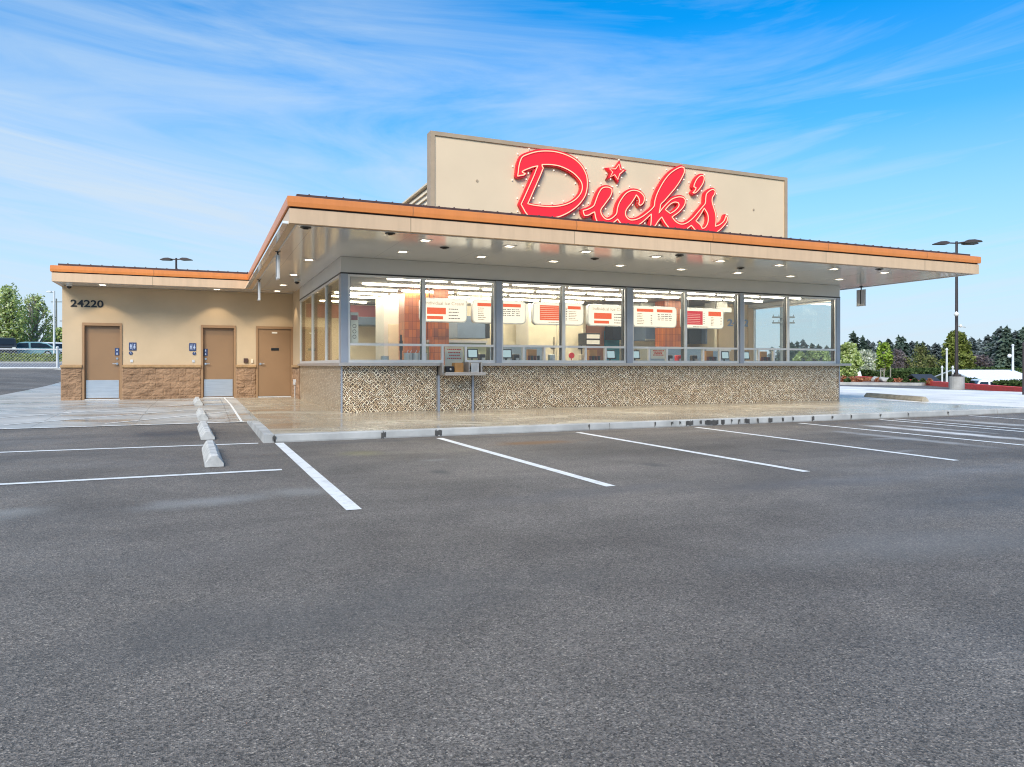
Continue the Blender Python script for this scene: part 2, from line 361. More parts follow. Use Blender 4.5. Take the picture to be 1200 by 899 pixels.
def soffit():
    t = NT('soffit_panel'); n = t.noise(0.8, 3); w = t.noise(1.0, 2, 0.5, t.mapping((2.2, 0.25, 1)))
    sp_ = t.n('ShaderNodeSeparateXYZ'); t.l(t.geo.outputs['Position'], sp_.inputs[0])
    fx = t.math('FRACT', t.math('DIVIDE', sp_.outputs[0], 1.63)); j = t.math('LESS_THAN', fx, 0.006)
    c = t.mix(t.math('MULTIPLY', j, 0.35), srgb(226, 228, 228), srgb(128, 128, 128))
    t.pbsdf(c, t.math('ADD', t.math('MULTIPLY', n, 0.06), 0.1), 0.1, t.bump(w, 0.12, 0.03), 0.9, coat=0.4); return t.m
M['soffit'] = soffit()
M['orange'] = plain('orange_fascia_metal', srgb(218, 132, 66), 0.38, 0.05, 0.06, 1.2)
M['fasc'] = plain('beige_fascia_metal', srgb(212, 180, 146), 0.42, 0.0, 0.05, 1.0)
def fascia(name, col, rough):
    t = NT(name); sp_ = t.n('ShaderNodeSeparateXYZ'); t.l(t.geo.outputs['Position'], sp_.inputs[0])
    u = t.math('ADD', sp_.outputs[0], sp_.outputs[1]); f = t.math('FRACT', t.math('DIVIDE', t.math('ADD', u, 0.4), 3.05))
    j = t.math('LESS_THAN', f, 0.006); pid = t.n('ShaderNodeTexWhiteNoise', noise_dimensions='1D'); t.l(t.math('FLOOR', t.math('DIVIDE', t.math('ADD', u, 0.4), 3.05)), pid.inputs['W'])
    c = t.mix(1.0, col, t.ramp(pid.outputs['Value'], (0, 0.93), (1, 1.04)), 'MULTIPLY')
    st = t.noise(1.0, 4, 0.6, t.mapping((7, 7, 0.7))); c = t.mix(1.0, c, t.ramp(st, (0.35, 0.93), (0.6, 1.02)), 'MULTIPLY')
    c = t.mix(t.math('MULTIPLY', j, 0.45), c, (0.08, 0.05, 0.03, 1)); oc = t.noise(0.9, 2)
    t.pbsdf(c, rough, 0, t.bump(oc, 0.15, 0.05)); return t.m
M['orange'] = fascia('orange_fascia_metal', srgb(218, 132, 66), 0.36); M['fasc'] = fascia('beige_fascia_metal', srgb(212, 180, 146), 0.42)
M['bronze'] = plain('dark_bronze_metal', srgb(84, 62, 56), 0.45, 0.3, 0.1, 4)
M['slot'] = plain('dark_reveal', srgb(44, 30, 26), 0.6)
M['roof'] = plain('roof_metal', srgb(108, 84, 74), 0.45, 0.3, 0.1, 2)
def mosaic(name, yaxis, ca, cb_, cc, s=0.047):
    """tiny slanted tesserae, light on dark"""
    t = NT(name); sp_ = t.n('ShaderNodeSeparateXYZ'); t.l(t.geo.outputs['Position'], sp_.inputs[0])
    wv = t.noise(9, 2); 
    u = t.math('ADD', t.math('DIVIDE', sp_.outputs[1 if yaxis else 0], s), t.math('MULTIPLY', wv, 0.9)); v = t.math('ADD', t.math('DIVIDE', sp_.outputs[2], s), t.math('MULTIPLY', t.noise(8, 2, vec=t.mapping((1, 1, 1), (0, 0, 0), (7, 3, 1))), 0.9))
    cu_ = t.math('FLOOR', u); cv_ = t.math('FLOOR', v); fu = t.math('FRACT', u); fv = t.math('FRACT', v)
    cmb = t.n('ShaderNodeCombineXYZ'); t.l(cu_, cmb.inputs[0]); t.l(cv_, cmb.inputs[1])
    wn = t.n('ShaderNodeTexWhiteNoise', noise_dimensions='2D'); t.l(cmb.outputs[0], wn.inputs['Vector'])
    flip = t.math('GREATER_THAN', wn.outputs['Value'], 0.5)
    fx = t.math('ABSOLUTE', t.math('SUBTRACT', fu, flip))
    d = t.math('ABSOLUTE', t.math('SUBTRACT', fx, fv))
    sepc = t.n('ShaderNodeSeparateColor'); t.l(wn.outputs['Color'], sepc.inputs[0])
    on = t.ramp(d, (0.2, 1.0), (0.34, 0.0))
    lite = t.ramp(sepc.outputs[1], (0.0, cc), (0.2, ca), (0.55, cb_), (1.0, srgb(250, 240, 218)))
    dark = t.ramp(sepc.outputs[2], (0.0, srgb(66, 52, 42)), (0.7, srgb(104, 84, 66)), (1.0, srgb(146, 122, 96)))
    n = t.noise(1.2, 3)
    c = t.mix(on, dark, lite); c = t.mix(1.0, c, t.ramp(n, (0.3, 0.9), (0.7, 1.08)), 'MULTIPLY')
    t.pbsdf(c, 0.32, 0, t.bump(on, 0.25, 0.003), 0.5); return t.m
M['mosaic'] = mosaic('mosaic_tile', False, srgb(196, 174, 142), srgb(220, 202, 172), srgb(176, 148, 114))
M['mosaic_s'] = mosaic('mosaic_tile_end', True, srgb(186, 164, 134), srgb(204, 184, 154), srgb(168, 142, 112), 0.035)
def glass(name, tint, refl=1.0):
    t = NT(name); a = t.n('ShaderNodeBsdfTransparent'); a.inputs[0].default_value = tint
    g = t.n('ShaderNodeBsdfGlossy'); g.inputs['Roughness'].default_value = 0.02; g.inputs[0].default_value = (1, 1, 1, 1)
    fr = t.n('ShaderNodeLayerWeight'); fr.inputs[0].default_value = 0.5
    f = t.math('MULTIPLY', t.math('ADD', t.math('MULTIPLY', t.math('POWER', fr.outputs['Facing'], 5.0), 0.92), 0.035), refl, clamp=True)
    mxs = t.n('ShaderNodeMixShader'); t.l(f, mxs.inputs[0]); t.l(a.outputs[0], mxs.inputs[1]); t.l(g.outputs[0], mxs.inputs[2]); t.l(mxs.outputs[0], t.out.inputs[0]); return t.m
M['glass'] = glass('window_glass', (0.93, 0.95, 0.94, 1), 1.0)
M['glass_y'] = glass('tinted_side_glass', (0.86, 0.86, 0.78, 1), 0.9)
M['white'] = plain('white_paint', srgb(226, 224, 218), 0.5, 0, 0.05)
M['cream'] = plain('cream_wall', srgb(232, 222, 196), 0.5, 0, 0.06)
M['ceil'] = plain('ceiling_tile', srgb(164, 161, 153), 0.8, 0, 0.05)
M['pink'] = plain('mauve_red_paint', srgb(168, 96, 92), 0.6)
M['blue'] = plain('blue_grey_panel', srgb(116, 134, 160), 0.45)
M['teal'] = plain('teal_panel', srgb(60, 140, 160), 0.45)
M['dark'] = plain('dark_plastic', srgb(34, 34, 38), 0.4)
M['black'] = plain('black_paint', srgb(20, 20, 22), 0.4)
M['greysteel'] = brushed('kitchen_steel', srgb(176, 184, 190), 0.35, (30, 30, 30))
M['greenst'] = plain('sage_counter', srgb(150, 158, 132), 0.5)
def orange_tile():
    t = NT('orange_glazed_tile'); sp_ = t.n('ShaderNodeSeparateXYZ'); t.l(t.geo.outputs['Position'], sp_.inputs[0])
    br = t.n('ShaderNodeTexBrick'); cm = t.n('ShaderNodeCombineXYZ')
    t.l(t.math('ADD', sp_.outputs[0], sp_.outputs[1]), cm.inputs[0]); t.l(sp_.outputs[2], cm.inputs[1]); t.l(cm.outputs[0], br.inputs['Vector'])
    br.inputs['Scale'].default_value = 1; br.inputs['Brick Width'].default_value = 0.1; br.inputs['Row Height'].default_value = 0.2; br.inputs['Mortar Size'].default_value = 0.004; br.offset = 0
    br.inputs['Color1'].default_value = srgb(200, 116, 62); br.inputs['Color2'].default_value = srgb(164, 94, 62); br.inputs['Mortar'].default_value = srgb(120, 62, 40)
    t.pbsdf(br.outputs[0], 0.3); return t.m
M['otile'] = orange_tile()
M['wood'] = plain('tan_wood', srgb(190, 140, 84), 0.5, 0, 0.2, 5)
M['brownwall'] = plain('brown_wall', srgb(158, 112, 88), 0.6)
M['floor'] = plain('quarry_tile_floor', srgb(176, 150, 124), 0.4)
M['strip'] = emis('strip_lamp', (1.0, 0.88, 0.68, 1), 18)
M['canlamp'] = emis('downlight_lens', (1.0, 0.86, 0.66, 1), 4)
M['boardlit'] = emis('menu_board_lit_face', (1.0, 0.85, 0.66, 1), 0.6)
M['oprint'] = emis('menu_orange_print', srgb(228, 92, 44), 0.6)
M['rprint'] = emis('menu_red_print', srgb(200, 52, 56), 0.6)
M['bprint'] = plain('menu_dark_print', srgb(96, 88, 80), 0.7)
M['gprint'] = plain('menu_grey_print', srgb(168, 148, 124), 0.7)
M['screen'] = emis('lit_screen', srgb(190, 216, 222), 0.38)
M['paper'] = plain('paper', srgb(226, 220, 208), 0.8)
M['redprint'] = plain('red_print', srgb(206, 70, 50), 0.7)
M['cups'] = plain('dark_red_cups', srgb(96, 40, 34), 0.5)
M['yellowcup'] = plain('tan_cartons', srgb(206, 170, 112), 0.6)
M['signred'] = plain('sign_red_face', srgb(252, 36, 50), 0.35, 0, 0.05, 2)
M['signside'] = plain('sign_red_return', srgb(222, 34, 46), 0.4)
M['neon'] = emis('neon_tube', (1.0, 0.47, 0.33, 1), 0.85)
M['bulb'] = emis('sign_bulb', (1.0, 0.84, 0.76, 1), 0.62)
M['signpanel'] = plain('sign_panel_cream', srgb(222, 198, 166), 0.62, 0, 0.05, 0.8)
M['signtrim'] = plain('sign_trim_taupe', srgb(172, 150, 124), 0.5)
M['louvre'] = plain('louvre_beige', srgb(228, 212, 186), 0.55)
M['ada'] = plain('sign_blue', srgb(48, 64, 104), 0.45)
M['adaw'] = plain('sign_white', srgb(170, 184, 210), 0.5)
M['pole'] = plain('dark_bronze_pole', srgb(70, 62, 62), 0.45, 0.4)
M['galv'] = plain('galvanised_steel', srgb(200, 202, 204), 0.45, 0.2)
M['polew'] = plain('white_pole', srgb(206, 208, 212), 0.5)
M['util'] = plain('weathered_wood_pole', srgb(122, 122, 116), 0.8, 0, 0.2)
M['redkerb'] = plain('red_painted_kerb', srgb(246, 70, 60), 0.55, 0, 0.12, 3)
M['roofwhite'] = plain('white_metal_roof', srgb(232, 236, 244), 0.5, 0, 0.05)
M['siding'] = plain('grey_siding', srgb(140, 136, 130), 0.7)
M['bark'] = plain('bark', srgb(92, 78, 66), 0.9, 0, 0.3, 6)
M['barkl'] = plain('pale_bark', srgb(150, 146, 134), 0.9, 0, 0.3, 6)
M['tyre'] = plain('tyre_rubber', srgb(26, 26, 27), 0.8)
M['vanw'] = plain('white_car_paint', srgb(222, 224, 228), 0.3, coat=0.6)
M['cardark'] = plain('black_car_paint', srgb(26, 26, 30), 0.3, coat=0.6)
M['carteal'] = plain('pale_teal_car_paint', srgb(120, 158, 164), 0.3, coat=0.6)
M['cargls'] = plain('car_window', srgb(30, 36, 42), 0.1)
M['lamp'] = plain('head_lamp', srgb(220, 220, 215), 0.2)
def leafmat(name, stops, rough=0.55, trans=0.25):
    t = NT(name)
    c = t.ramp(t.geo.outputs['Random Per Island'], *[(i / (len(stops) - 1), s_) for i, s_ in enumerate(stops)])
    c = t.mix(1.0, c, t.ramp(t.noise(0.45, 3), (0.35, 0.7), (0.65, 1.25)), 'MULTIPLY')
    d = t.n('ShaderNodeBsdfDiffuse'); tr = t.n('ShaderNodeBsdfTranslucent'); t.l(c, d.inputs[0]); t.l(c, tr.inputs[0])
    m_ = t.n('ShaderNodeMixShader'); m_.inputs[0].default_value = trans; t.l(d.outputs[0], m_.inputs[1]); t.l(tr.outputs[0], m_.inputs[2]); t.l(m_.outputs[0], t.out.inputs[0]); return t.m
M['conifer'] = leafmat('conifer_needles', [srgb(76, 92, 80), srgb(94, 110, 96), srgb(116, 130, 116)])
M['conifer2'] = leafmat('grey_conifer_needles', [srgb(98, 108, 108), srgb(114, 124, 124), srgb(132, 142, 140)])
M['leafy'] = leafmat('spring_leaves', [srgb(124, 142, 74), srgb(168, 182, 112), srgb(208, 214, 172)])
M['lime'] = leafmat('lime_leaves', [srgb(104, 132, 40), srgb(136, 162, 62), srgb(172, 192, 108)])
M['poplar'] = leafmat('yellow_green_leaves', [srgb(96, 106, 48), srgb(122, 132, 66), srgb(150, 156, 98)])
M['blossom'] = leafmat('white_blossom', [srgb(136, 146, 112), srgb(186, 192, 168), srgb(220, 222, 210)])
M['pinkbark'] = leafmat('mauve_buds', [srgb(104, 94, 104), srgb(128, 116, 120), srgb(146, 136, 130)])
M['olive'] = leafmat('olive_leaves', [srgb(96, 108, 62), srgb(126, 132, 82), srgb(152, 148, 108)])
M['shrubo'] = leafmat('rust_shrub', [srgb(140, 84, 62), srgb(178, 118, 84), srgb(196, 150, 118)])
M['shrubg'] = leafmat('green_shrub', [srgb(48, 64, 40), srgb(74, 92, 54), srgb(104, 120, 76)])
def groundmat():
    t = NT('grassland'); n = t.noise(0.15, 5, 0.6); f = t.noise(3, 5, 0.7)
    c = t.mix(t.ramp(n, (0.35, 0.0), (0.65, 1.0)), srgb(92, 110, 52), srgb(134, 126, 84)); c = t.mix(1.0, c, t.ramp(f, (0.3, 0.7), (0.7, 1.25)), 'MULTIPLY')
    t.pbsdf(c, 0.95, 0, t.bump(f, 0.6, 0.1)); return t.m
M['ground'] = groundmat()
M['mulch'] = plain('bark_mulch', srgb(116, 84, 70), 0.95, 0, 0.4, 5, 0.8, 20)
M['distroad'] = plain('distant_asphalt', srgb(120, 120, 124), 0.8)

# ================================================================== GROUND
def rdist(x, y): return (x - 30.6) * 0.789 - (y - 19.9) * 0.614
def lerp(a, b, t): return a + (b - a) * max(0.0, min(1.0, t))
def ter(x, y):
    d = rdist(x, y)
    z = -min(2.6, max(0, d - 0.6) * 0.27) - min(3.0, max(0, d - 14) * 0.03)
    k = max(0.0, min(1.0, (-x - 4) / 3))
    if k > 0:
        r = lerp(0, 0.85, (y - 26) / 23.0) + lerp(0, 0.32, (y - 49.6) / 3.0) + lerp(0, 0.6, (y - 53) / 9.0)
        z += k * r
    return z
def frange(a, b, s):
    o = []; v = a
    while v < b - 1e-6: o.append(v); v += s
    return o + [b]
def grid(xs, ys, zf):
    m = MB(); V = [[m.b.verts.new((x, y, zf(x, y))) for x in xs] for y in ys]
    for j in range(len(ys) - 1):
        for i in range(len(xs) - 1): m.b.faces.new((V[j][i], V[j][i + 1], V[j + 1][i + 1], V[j + 1][i]))
    return m
gx = [-900, -500, -300, -180, -110] + frange(-70, 90, 4) + [100, 120, 150, 200, 300, 500, 900]
gy = [-200, -80] + frange(-40, 100, 4) + [115, 140, 180, 250, 400, 700, 1200]
tag(grid(gx, gy, lambda x, y: ter(x, y) - 0.07).build('ground', M['ground'], smooth=True), kind='structure')
lm = grid(frange(-60, 62, 2), frange(-30, 50, 2) , lambda x, y: ter(x, y) if rdist(x, y) < 0.6 else 0.0)
bmesh.ops.bisect_plane(lm.b, geom=lm.b.verts[:] + lm.b.edges[:] + lm.b.faces[:], plane_co=(30.6, 19.9, 0), plane_no=(0.789, -0.614, 0), clear_outer=True)
bmesh.ops.bisect_plane(lm.b, geom=lm.b.verts[:] + lm.b.edges[:] + lm.b.faces[:], plane_co=(0, 49.4, 0), plane_no=(0, 1, 0), clear_outer=True)
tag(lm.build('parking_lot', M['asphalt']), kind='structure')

# raised walk round the building, with its kerb
WZ, CX0, CY0, YF, YW, YWING, XL, XR = 0.11, 0.78, 10.55, 14.89, 15.02, 23.3, 2.60, 16.22
wk = MB(); KW = 0.15
wk.box(CX0 + KW, 17.3, CY0 + KW, 30, -0.05, WZ)
tag(wk.build('walkway', M['walk']), kind='structure')
ap = MB(); ap.box(17.3, 27.4, CY0 + KW, 26.5, -0.05, WZ - 0.002); tag(ap.build('concrete_apron', M['apron']), kind='structure')
apd = MB(); apd.box(27.4, 27.55, CY0 + KW, 26.5, -0.05, WZ); apd.box(17.3, 27.55, 26.5, 26.65, -0.05, WZ); tag(apd.build('apron_kerb', M['kerb']), kind='structure')
kb = MB()
xs = [CX0 + KW, 2.46, 3.27, 6.3, 7.95, 8.45, 9.2, 9.75, 10.3, 10.8, 11.3, 11.8, 12.6, 13.4, 14.6, 16.2, 17.6, 19.2, 20.6, 23.6, 27.4]
for a, b in zip(xs, xs[1:]):
    kb.prism([(CY0 + 0.012, -0.04), (CY0, 0.02), (CY0 + 0.01, WZ - 0.012), (CY0 + 0.022, WZ), (CY0 + KW, WZ + 0.001), (CY0 + KW, -0.04)], a + 0.006, b - 0.006, 'X')
# the return of the kerb down the left side, sinking to the accessible pad
ys_ = [CY0, 11.9, 13.3, 14.7]; zz_ = [WZ, WZ, 0.095, 0.02]
for i in range(3):
    y0, y1, z0, z1 = ys_[i] + 0.005, ys_[i + 1] - 0.005, zz_[i], zz_[i + 1]
    v = [kb.b.verts.new(p) for p in [(CX0, y0, -.04), (CX0 + KW, y0, -.04), (CX0 + KW, y1, -.04), (CX0, y1, -.04), (CX0 + .02, y0, z0 + .002), (CX0 + KW, y0, z0 + .002), (CX0 + KW, y1, z1 + .002), (CX0 + .02, y1, z1 + .002)]]
    for f in ((0, 1, 2, 3), (4, 7, 6, 5), (0, 4, 5, 1), (1, 5, 6, 2), (2, 6, 7, 3), (3, 7, 4, 0)): kb.b.faces.new([v[q] for q in f])
tag(kb.build('kerb', M['kerb']), kind='structure')
gp = MB(); rng = random.Random(4)
for x in xs[1:-1]: gp.box(x - 0.0055, x + 0.0055, CY0 + 0.02, CY0 + KW, -0.03, WZ - 0.004)
for x, w in ((7.2, .03), (7.55, .05), (7.72, .04), (8.16, .05), (8.65, .08), (8.85, .04), (9.02, .05), (9.45, .05), (10.05, .05), (5.9, .03), (12.6, .05), (13.4, .04), (0.93, 0.05), (2.46, 0.07), (3.3, 0.11), (7.92, 0.16), (8.4, 0.3), (9.2, 0.12), (9.75, 0.1), (10.3, .04), (10.8, .07), (11.3, .05), (11.8, .04), (14.6, .05)):
    n = 7; pts = []
    for i in range(n): pts.append((x - w / 2 + w * i / (n - 1), WZ - 0.008 - rng.uniform(0, 0.02)))
    low = [(x + w / 2 - w * i / (n - 1), -0.0 + (rng.uniform(0, 0.07) if w < .07 else rng.uniform(0, .025))) for i in range(n)]
    gp.prism(pts + low, CY0 - 0.002, CY0 + 0.015, 'Y') if False else gp.b.faces.new([gp.b.verts.new((a, CY0 - 0.003, b)) for a, b in pts + low])
tag(gp.build('kerb_stains', M['gap']), kind='structure')
# accessible pad in front of the washroom doors: rises gently from the asphalt to the walk
def padz(x, y): return 0.004 + 0.104 * max(0, min(1, (y - 14.55) / 4.5)) 
pm = grid(frange(-12, 0.93, 0.71), [14.55, 14.705, 15, 15.5, 16, 17, 18, 19.05, 21, 23.3, 24.5, 26], padz)
for v in pm.b.verts:
    if v.co.x > 0.9 and v.co.y < 14.6: v.co.x = 0.78
tag(pm.build('accessible_pad', M['pad']), kind='structure')
sm = grid([-5.9, -5, -4, -3.3], [26, 28, 30, 33, 36, 39], lambda x, y: 0.108 + max(0, ter(x, y)))
for v in sm.b.verts:
    if v.co.x < -5.8: v.co.x += 0.35 * math.sin((v.co.y - 26) / 5)
tag(sm.build('side_path', M['pad']), kind='structure')
def line(p0, p1, w=0.105, z=0.004, zf=None, n=1):
    m = MB(); a, b = Vector((*p0, 0)), Vector((*p1, 0)); d = (b - a).normalized(); q = Vector((-d.y, d.x, 0)) * w / 2
    zf = zf or (lambda x, y: z)
    P = [a + (b - a) * i / n for i in range(n + 1)]
    for u, v in zip(P, P[1:]):
        m.quad(*[Vector((c.x, c.y, zf(c.x, c.y))) for c in (u - q, v - q, v + q, u + q)])
    return tag(m.build('parking_line', M['line']), kind='structure')
for p0, p1, w in [((0.985, 10.47), (1.04, 5.4), 0.115), ((3.22, 10.25), (3.33, 5.56), 0.1), ((5.53, 10.25), (5.6, 5.55), 0.1), ((7.87, 10.3), (7.81, 5.54), 0.1),
                  ((10.2, 10.3), (10.13, 5.5), 0.1), ((12.33, 10.34), (12.1, 5.5), 0.1), ((12.75, 10.34), (12.6, 5.5), 0.1), ((15.05, 10.4), (14.8, 5.5), 0.1),
                  ((17.4, 10.4), (17.2, 5.5), 0.1), ((19.8, 10.4), (19.6, 5.5), 0.1),
                  ((-9, 11.0), (0.72, 10.55), 0.1), ((-9, 7.9), (0.76, 7.78), 0.1)]: line(p0, p1, w)
line((-9, 14.5), (0.74, 14.6), 0.09, zf=lambda x, y: padz(x, y) + 0.005)
line((0.7, 14.6), (0.62, 23.1), 0.045, zf=lambda x, y: padz(x, y) + 0.009, n=12)
for p0, p1 in [((-3.2, 15.3), (-0.4, 17.6)), ((-4.2, 16.2), (-1.2, 18.9)), ((-5.6, 17.2), (-2.4, 20.4)), ((-7.4, 18.2), (-4.0, 22.0)), ((-1.6, 15.0), (0.55, 17.0)), ((-9, 18.0), (0.6, 17.6)), ((-7, 20.6), (-4.4, 24)), ((-0.7, 19.0), (0.55, 20.5))]:
    line(p0, p1, 0.07, zf=lambda x, y: padz(x, y) + 0.006, n=8)

# precast wheel stops
def wheel_stop(mat, length, name='wheel_stop', w=0.185, h=0.13):
    m = MB(); hw = w / 2
    prof = [(-hw, 0), (-hw, 0.035), (-hw * 0.55, h * 0.86), (-hw * 0.36, h), (hw * 0.36, h), (hw * 0.55, h * 0.86), (hw, 0.035), (hw, 0)]
    n = len(prof); secs = []
    S_ = [(0, 0.0, 1.0), (0.03, 0.02, 0.97)] + [(length * i / 14, 0, 1) for i in range(1, 14)] + [(length - 0.03, 0, 1), (length, 0, 1)]
    for k, (y, _, sc) in enumerate(S_):
        ring = []
        for (a, b) in prof:
            j = noise.noise((a * 20, y * 9, b * 20)) * 0.003
            tip = 0.86 if k in (0, len(S_) - 1) else 1
            ring.append(m.b.verts.new((a * (1 if b < .04 else tip) + j, y, b * (tip if b > .04 else 1) + (j if b > 0.01 else 0))))
        secs.append(ring)
    for A, B in zip(secs, secs[1:]):
        for i in range(n): m.b.faces.new((A[i], A[(i + 1) % n], B[(i + 1) % n], B[i]))
    m.b.faces.new(secs[0]); m.b.faces.new(secs[-1][::-1])
    return m
def stop(loc, rz, label, mat, length, group='concrete wheel stops'):
    m = wheel_stop(mat, length); o = m.build('wheel_stop', mat); o.location = loc; o.rotation_euler = (0, 0, rz); ORG[o.name] = Vector(loc)
    return tag(o, label, 'wheel stop', group)
stop((0.125, 8.25, 0.004), R(1), 'pale concrete wheel stop on the asphalt, nearest of the row of four', M['stop'], 1.65)
stop((0.085, 11.32, 0.004), R(1.5), 'pale concrete wheel stop on dark asphalt up against the edge of the accessible pad', M['stop'], 2.1)
stop((0.03, 15.3, 0.02), R(1.5), 'small concrete wheel stop on the pad, third of the row from the camera', M['stop'], 1.85)
stop((-0.06, 19.3, 0.108), R(1.5), 'farthest concrete wheel stop, below the middle brown door', M['stop'], 1.85)
rs = stop((17.72, 13.45, WZ), R(-20), 'long brownish concrete wheel stop lying on the bright apron right of the building', M['stopaged'], 3.0)
rs.rotation_euler = (0, 0, math.atan2(-(18.75 - 17.72), 16.05 - 13.45))

# ================================================================== THE BUILDING
B = thing('restaurant_building', (9.4, 19, WZ), 'low beige drive-in restaurant with orange fascia, mosaic tiled base and brightly lit serving windows', 'building')
ZS = 3.285
def bpart(mb, name, mat, parent=None, **k): return mb.build(name, mat, parent or B, **k)
def sweep(path, prof, closed=False):
    """profile of (outward offset, z) swept along a plan path with mitred corners; outward is to the right of travel"""
    m = MB(); P = [Vector((x, y, 0)) for x, y in path]; n = len(P); rings = []
    for i in range(n):
        d0 = (P[i] - P[i - 1]).normalized() if i > 0 else None; d1 = (P[i + 1] - P[i]).normalized() if i < n - 1 else None
        if d0 is None: d0 = d1
        if d1 is None: d1 = d0
        n0 = Vector((d0.y, -d0.x, 0)); n1 = Vector((d1.y, -d1.x, 0)); nn_ = (n0 + n1).normalized(); nn_ = nn_ / max(0.2, nn_.dot(n0))
        rings.append([m.b.verts.new(P[i] + nn_ * o + Vector((0, 0, z))) for o, z in prof])
    k = len(prof)
    for A, Bq in zip(rings, rings[1:]):
        for j in range(k): m.b.faces.new((A[j], A[(j + 1) % k], Bq[(j + 1) % k], Bq[j]))
    m.b.faces.new(rings[0]); m.b.faces.new(rings[-1][::-1]); return m
# travelling with outside on the right: right rear -> front right -> front left -> wing -> wing rear
EDGE = [(-3.60, 30), (-3.60, 22.19), (1.25, 22.19), (1.25, 11.68), (17.25, 11.68), (17.25, 30)]
EDGE = EDGE  # direction below gives outward = left/down
def rect(o0, o1, z0, z1): return [(o0, z0), (o1, z0), (o1, z1), (o0, z1)]
bpart(sweep(EDGE, rect(-0.10, 0.0, ZS - 0.006, 3.508)), 'fascia_board', M['fasc'])
bpart(sweep(EDGE, rect(-0.14, -0.02, 3.508, 3.535)), 'fascia_reveal', M['slot'])
bpart(sweep(EDGE, [(-0.12, 3.535), (0.028, 3.535), (0.034, 3.60), (0.03, 3.69), (0.0, 3.70), (-0.12, 3.705)]), 'fascia_band', M['orange'])
bpart(sweep(EDGE, rect(-0.30, -0.125, 3.66, 3.765)), 'roof_edge_flashing', M['bronze'])
bpart(sweep(EDGE, rect(-0.128, -0.10, ZS - 0.014, ZS - 0.001)), 'soffit_edge_trim', M['bulk'])
sf = MB(); sf.box(1.16, 17.14, 11.79, 29.9, ZS, ZS + 0.04); sf.box(-3.49, 1.15, 22.3, 29.9, ZS, ZS + 0.04)
bpart(sf, 'soffit', M['soffit'])
rf = MB(); rf.box(1.56, 16.94, 11.99, 29.6, 3.5, 3.755); rf.box(-3.3, 1.55, 22.5, 29.6, 3.5, 3.755)
x = 1.58
while x < 16.9: rf.box(x - 0.01, x + 0.01, 11.9, 29.6, 3.74, 3.80); x += 0.27
x = -3.27
while x < 1.5: rf.box(x - 0.012, x + 0.012, 22.42, 29.6, 3.74, 3.795); x += 0.265
bpart(rf, 'roof', M['roof'])
# bulkhead above the glazing
bh = MB(); bh.box(XL, XR, YF, YF + 0.2, 2.965, ZS - 0.004); bh.box(XL, XL + 0.2, YF + 0.2, 21.62, 2.965, ZS - 0.004); bh.box(XR - 0.2, XR, YF + 0.2, 18.3, 2.9, ZS - 0.004)
bpart(bh, 'bulkhead', M['bulk'])
bq = MB(); bq.box(XL - .012, XR + .012, YF - 0.012, YF + 0.03, 2.935, 2.963); bq.box(XL - .012, XL + 0.03, YF + 0.03, 21.6, 2.935, 2.963)
bpart(bq, 'head_trim', M['alu_d'])
# side stub, wing and rear walls
w = MB(); w.box(XL, XL + 0.15, 21.62, YWING, 1.09, ZS - .004)
SEG = [(-3.53, -3.05), (-2.07, -0.01), (0.95, 1.52)]
for a, b in SEG: w.box(a, b, YWING, YWING + 0.2, 1.09, ZS - .004)
for a, b in [(-3.05, -2.07), (-0.01, 0.95), (1.52, 2.6)]: w.box(a, b, YWING, YWING + 0.2, 2.27, ZS - .004)
w.box(-3.53, -3.33, YWING + 0.2, 29.5, 1.09, ZS - .004); w.box(-3.53, 16.2, 29.3, 29.5, WZ, ZS - .004) ; w.box(XR - 0.2, XR, 18.3, 29.3, WZ, ZS - .004)
bpart(w, 'wall', M['stucco'])
# split-face block base with real relief
def rockface(x0, x1, z0, z1, yf, seed, cw=0.4, ch=0.2, step=0.028, along='X'):
    m = MB(); nx = max(2, int((x1 - x0) / step)); nz = max(2, int((z1 - z0) / step))
    V = []
    for j in range(nz + 1):
        row = []
        for i in range(nx + 1):
            u = x0 + (x1 - x0) * i / nx; z = z0 + (z1 - z0) * j / nz
            c = int(z / ch); off = 0.2 if c % 2 else 0
            fu = ((u + off) / cw) % 1.0; fz = (z / ch) % 1.0
            e = min(1, min(fu, 1 - fu) * cw / 0.022, min(fz, 1 - fz) * ch / 0.022)
            h = (noise.fractal(Vector((u * 4.6, z * 8, seed)), 0.7, 2.1, 5) * 0.024 + noise.noise(Vector((u * 3.3 + c * 7, z * 4, seed + 9))) * 0.01 + 0.026) * (0.55 + 0.45 * e)
            edge = 0 if i in (0, nx) or j in (0, nz) else 1
            y = yf - max(0, h) * edge
            row.append(m.b.verts.new((u, y, z) if along == 'X' else (yf - max(0, h) * edge, u, z)))
        V.append(row)
    for j in range(nz):
        for i in range(nx): m.b.faces.new((V[j][i], V[j][i + 1], V[j + 1][i + 1], V[j + 1][i]))
    return m
for k, (a, b) in enumerate([(-3.56, -3.05), (-2.07, -0.01), (0.95, 1.52)]):
    m = rockface(a, b, 0.06, 1.01, YWING - 0.03, k * 3.1); m.box(a, b, YWING - 0.028, YWING + 0.2, 0.06, 1.008)
    bpart(m, 'block_base', M['split'])
    l_ = MB(); l_.box(a - .01 if k == 0 else a, b, YWING - 0.085, YWING + 0.1, 1.012, 1.075, 0.008); l_.box(a, b, YWING - 0.05, YWING + 0.1, 1.076, 1.092); bpart(l_, 'base_ledge', M['ledge'])
m = rockface(21.64, YWING - 0.06, 0.06, 1.01, XL - 0.005, 22, along='Y'); m.box(XL, XL + .15, 21.64, YWING - .03, 0.06, 1.008)
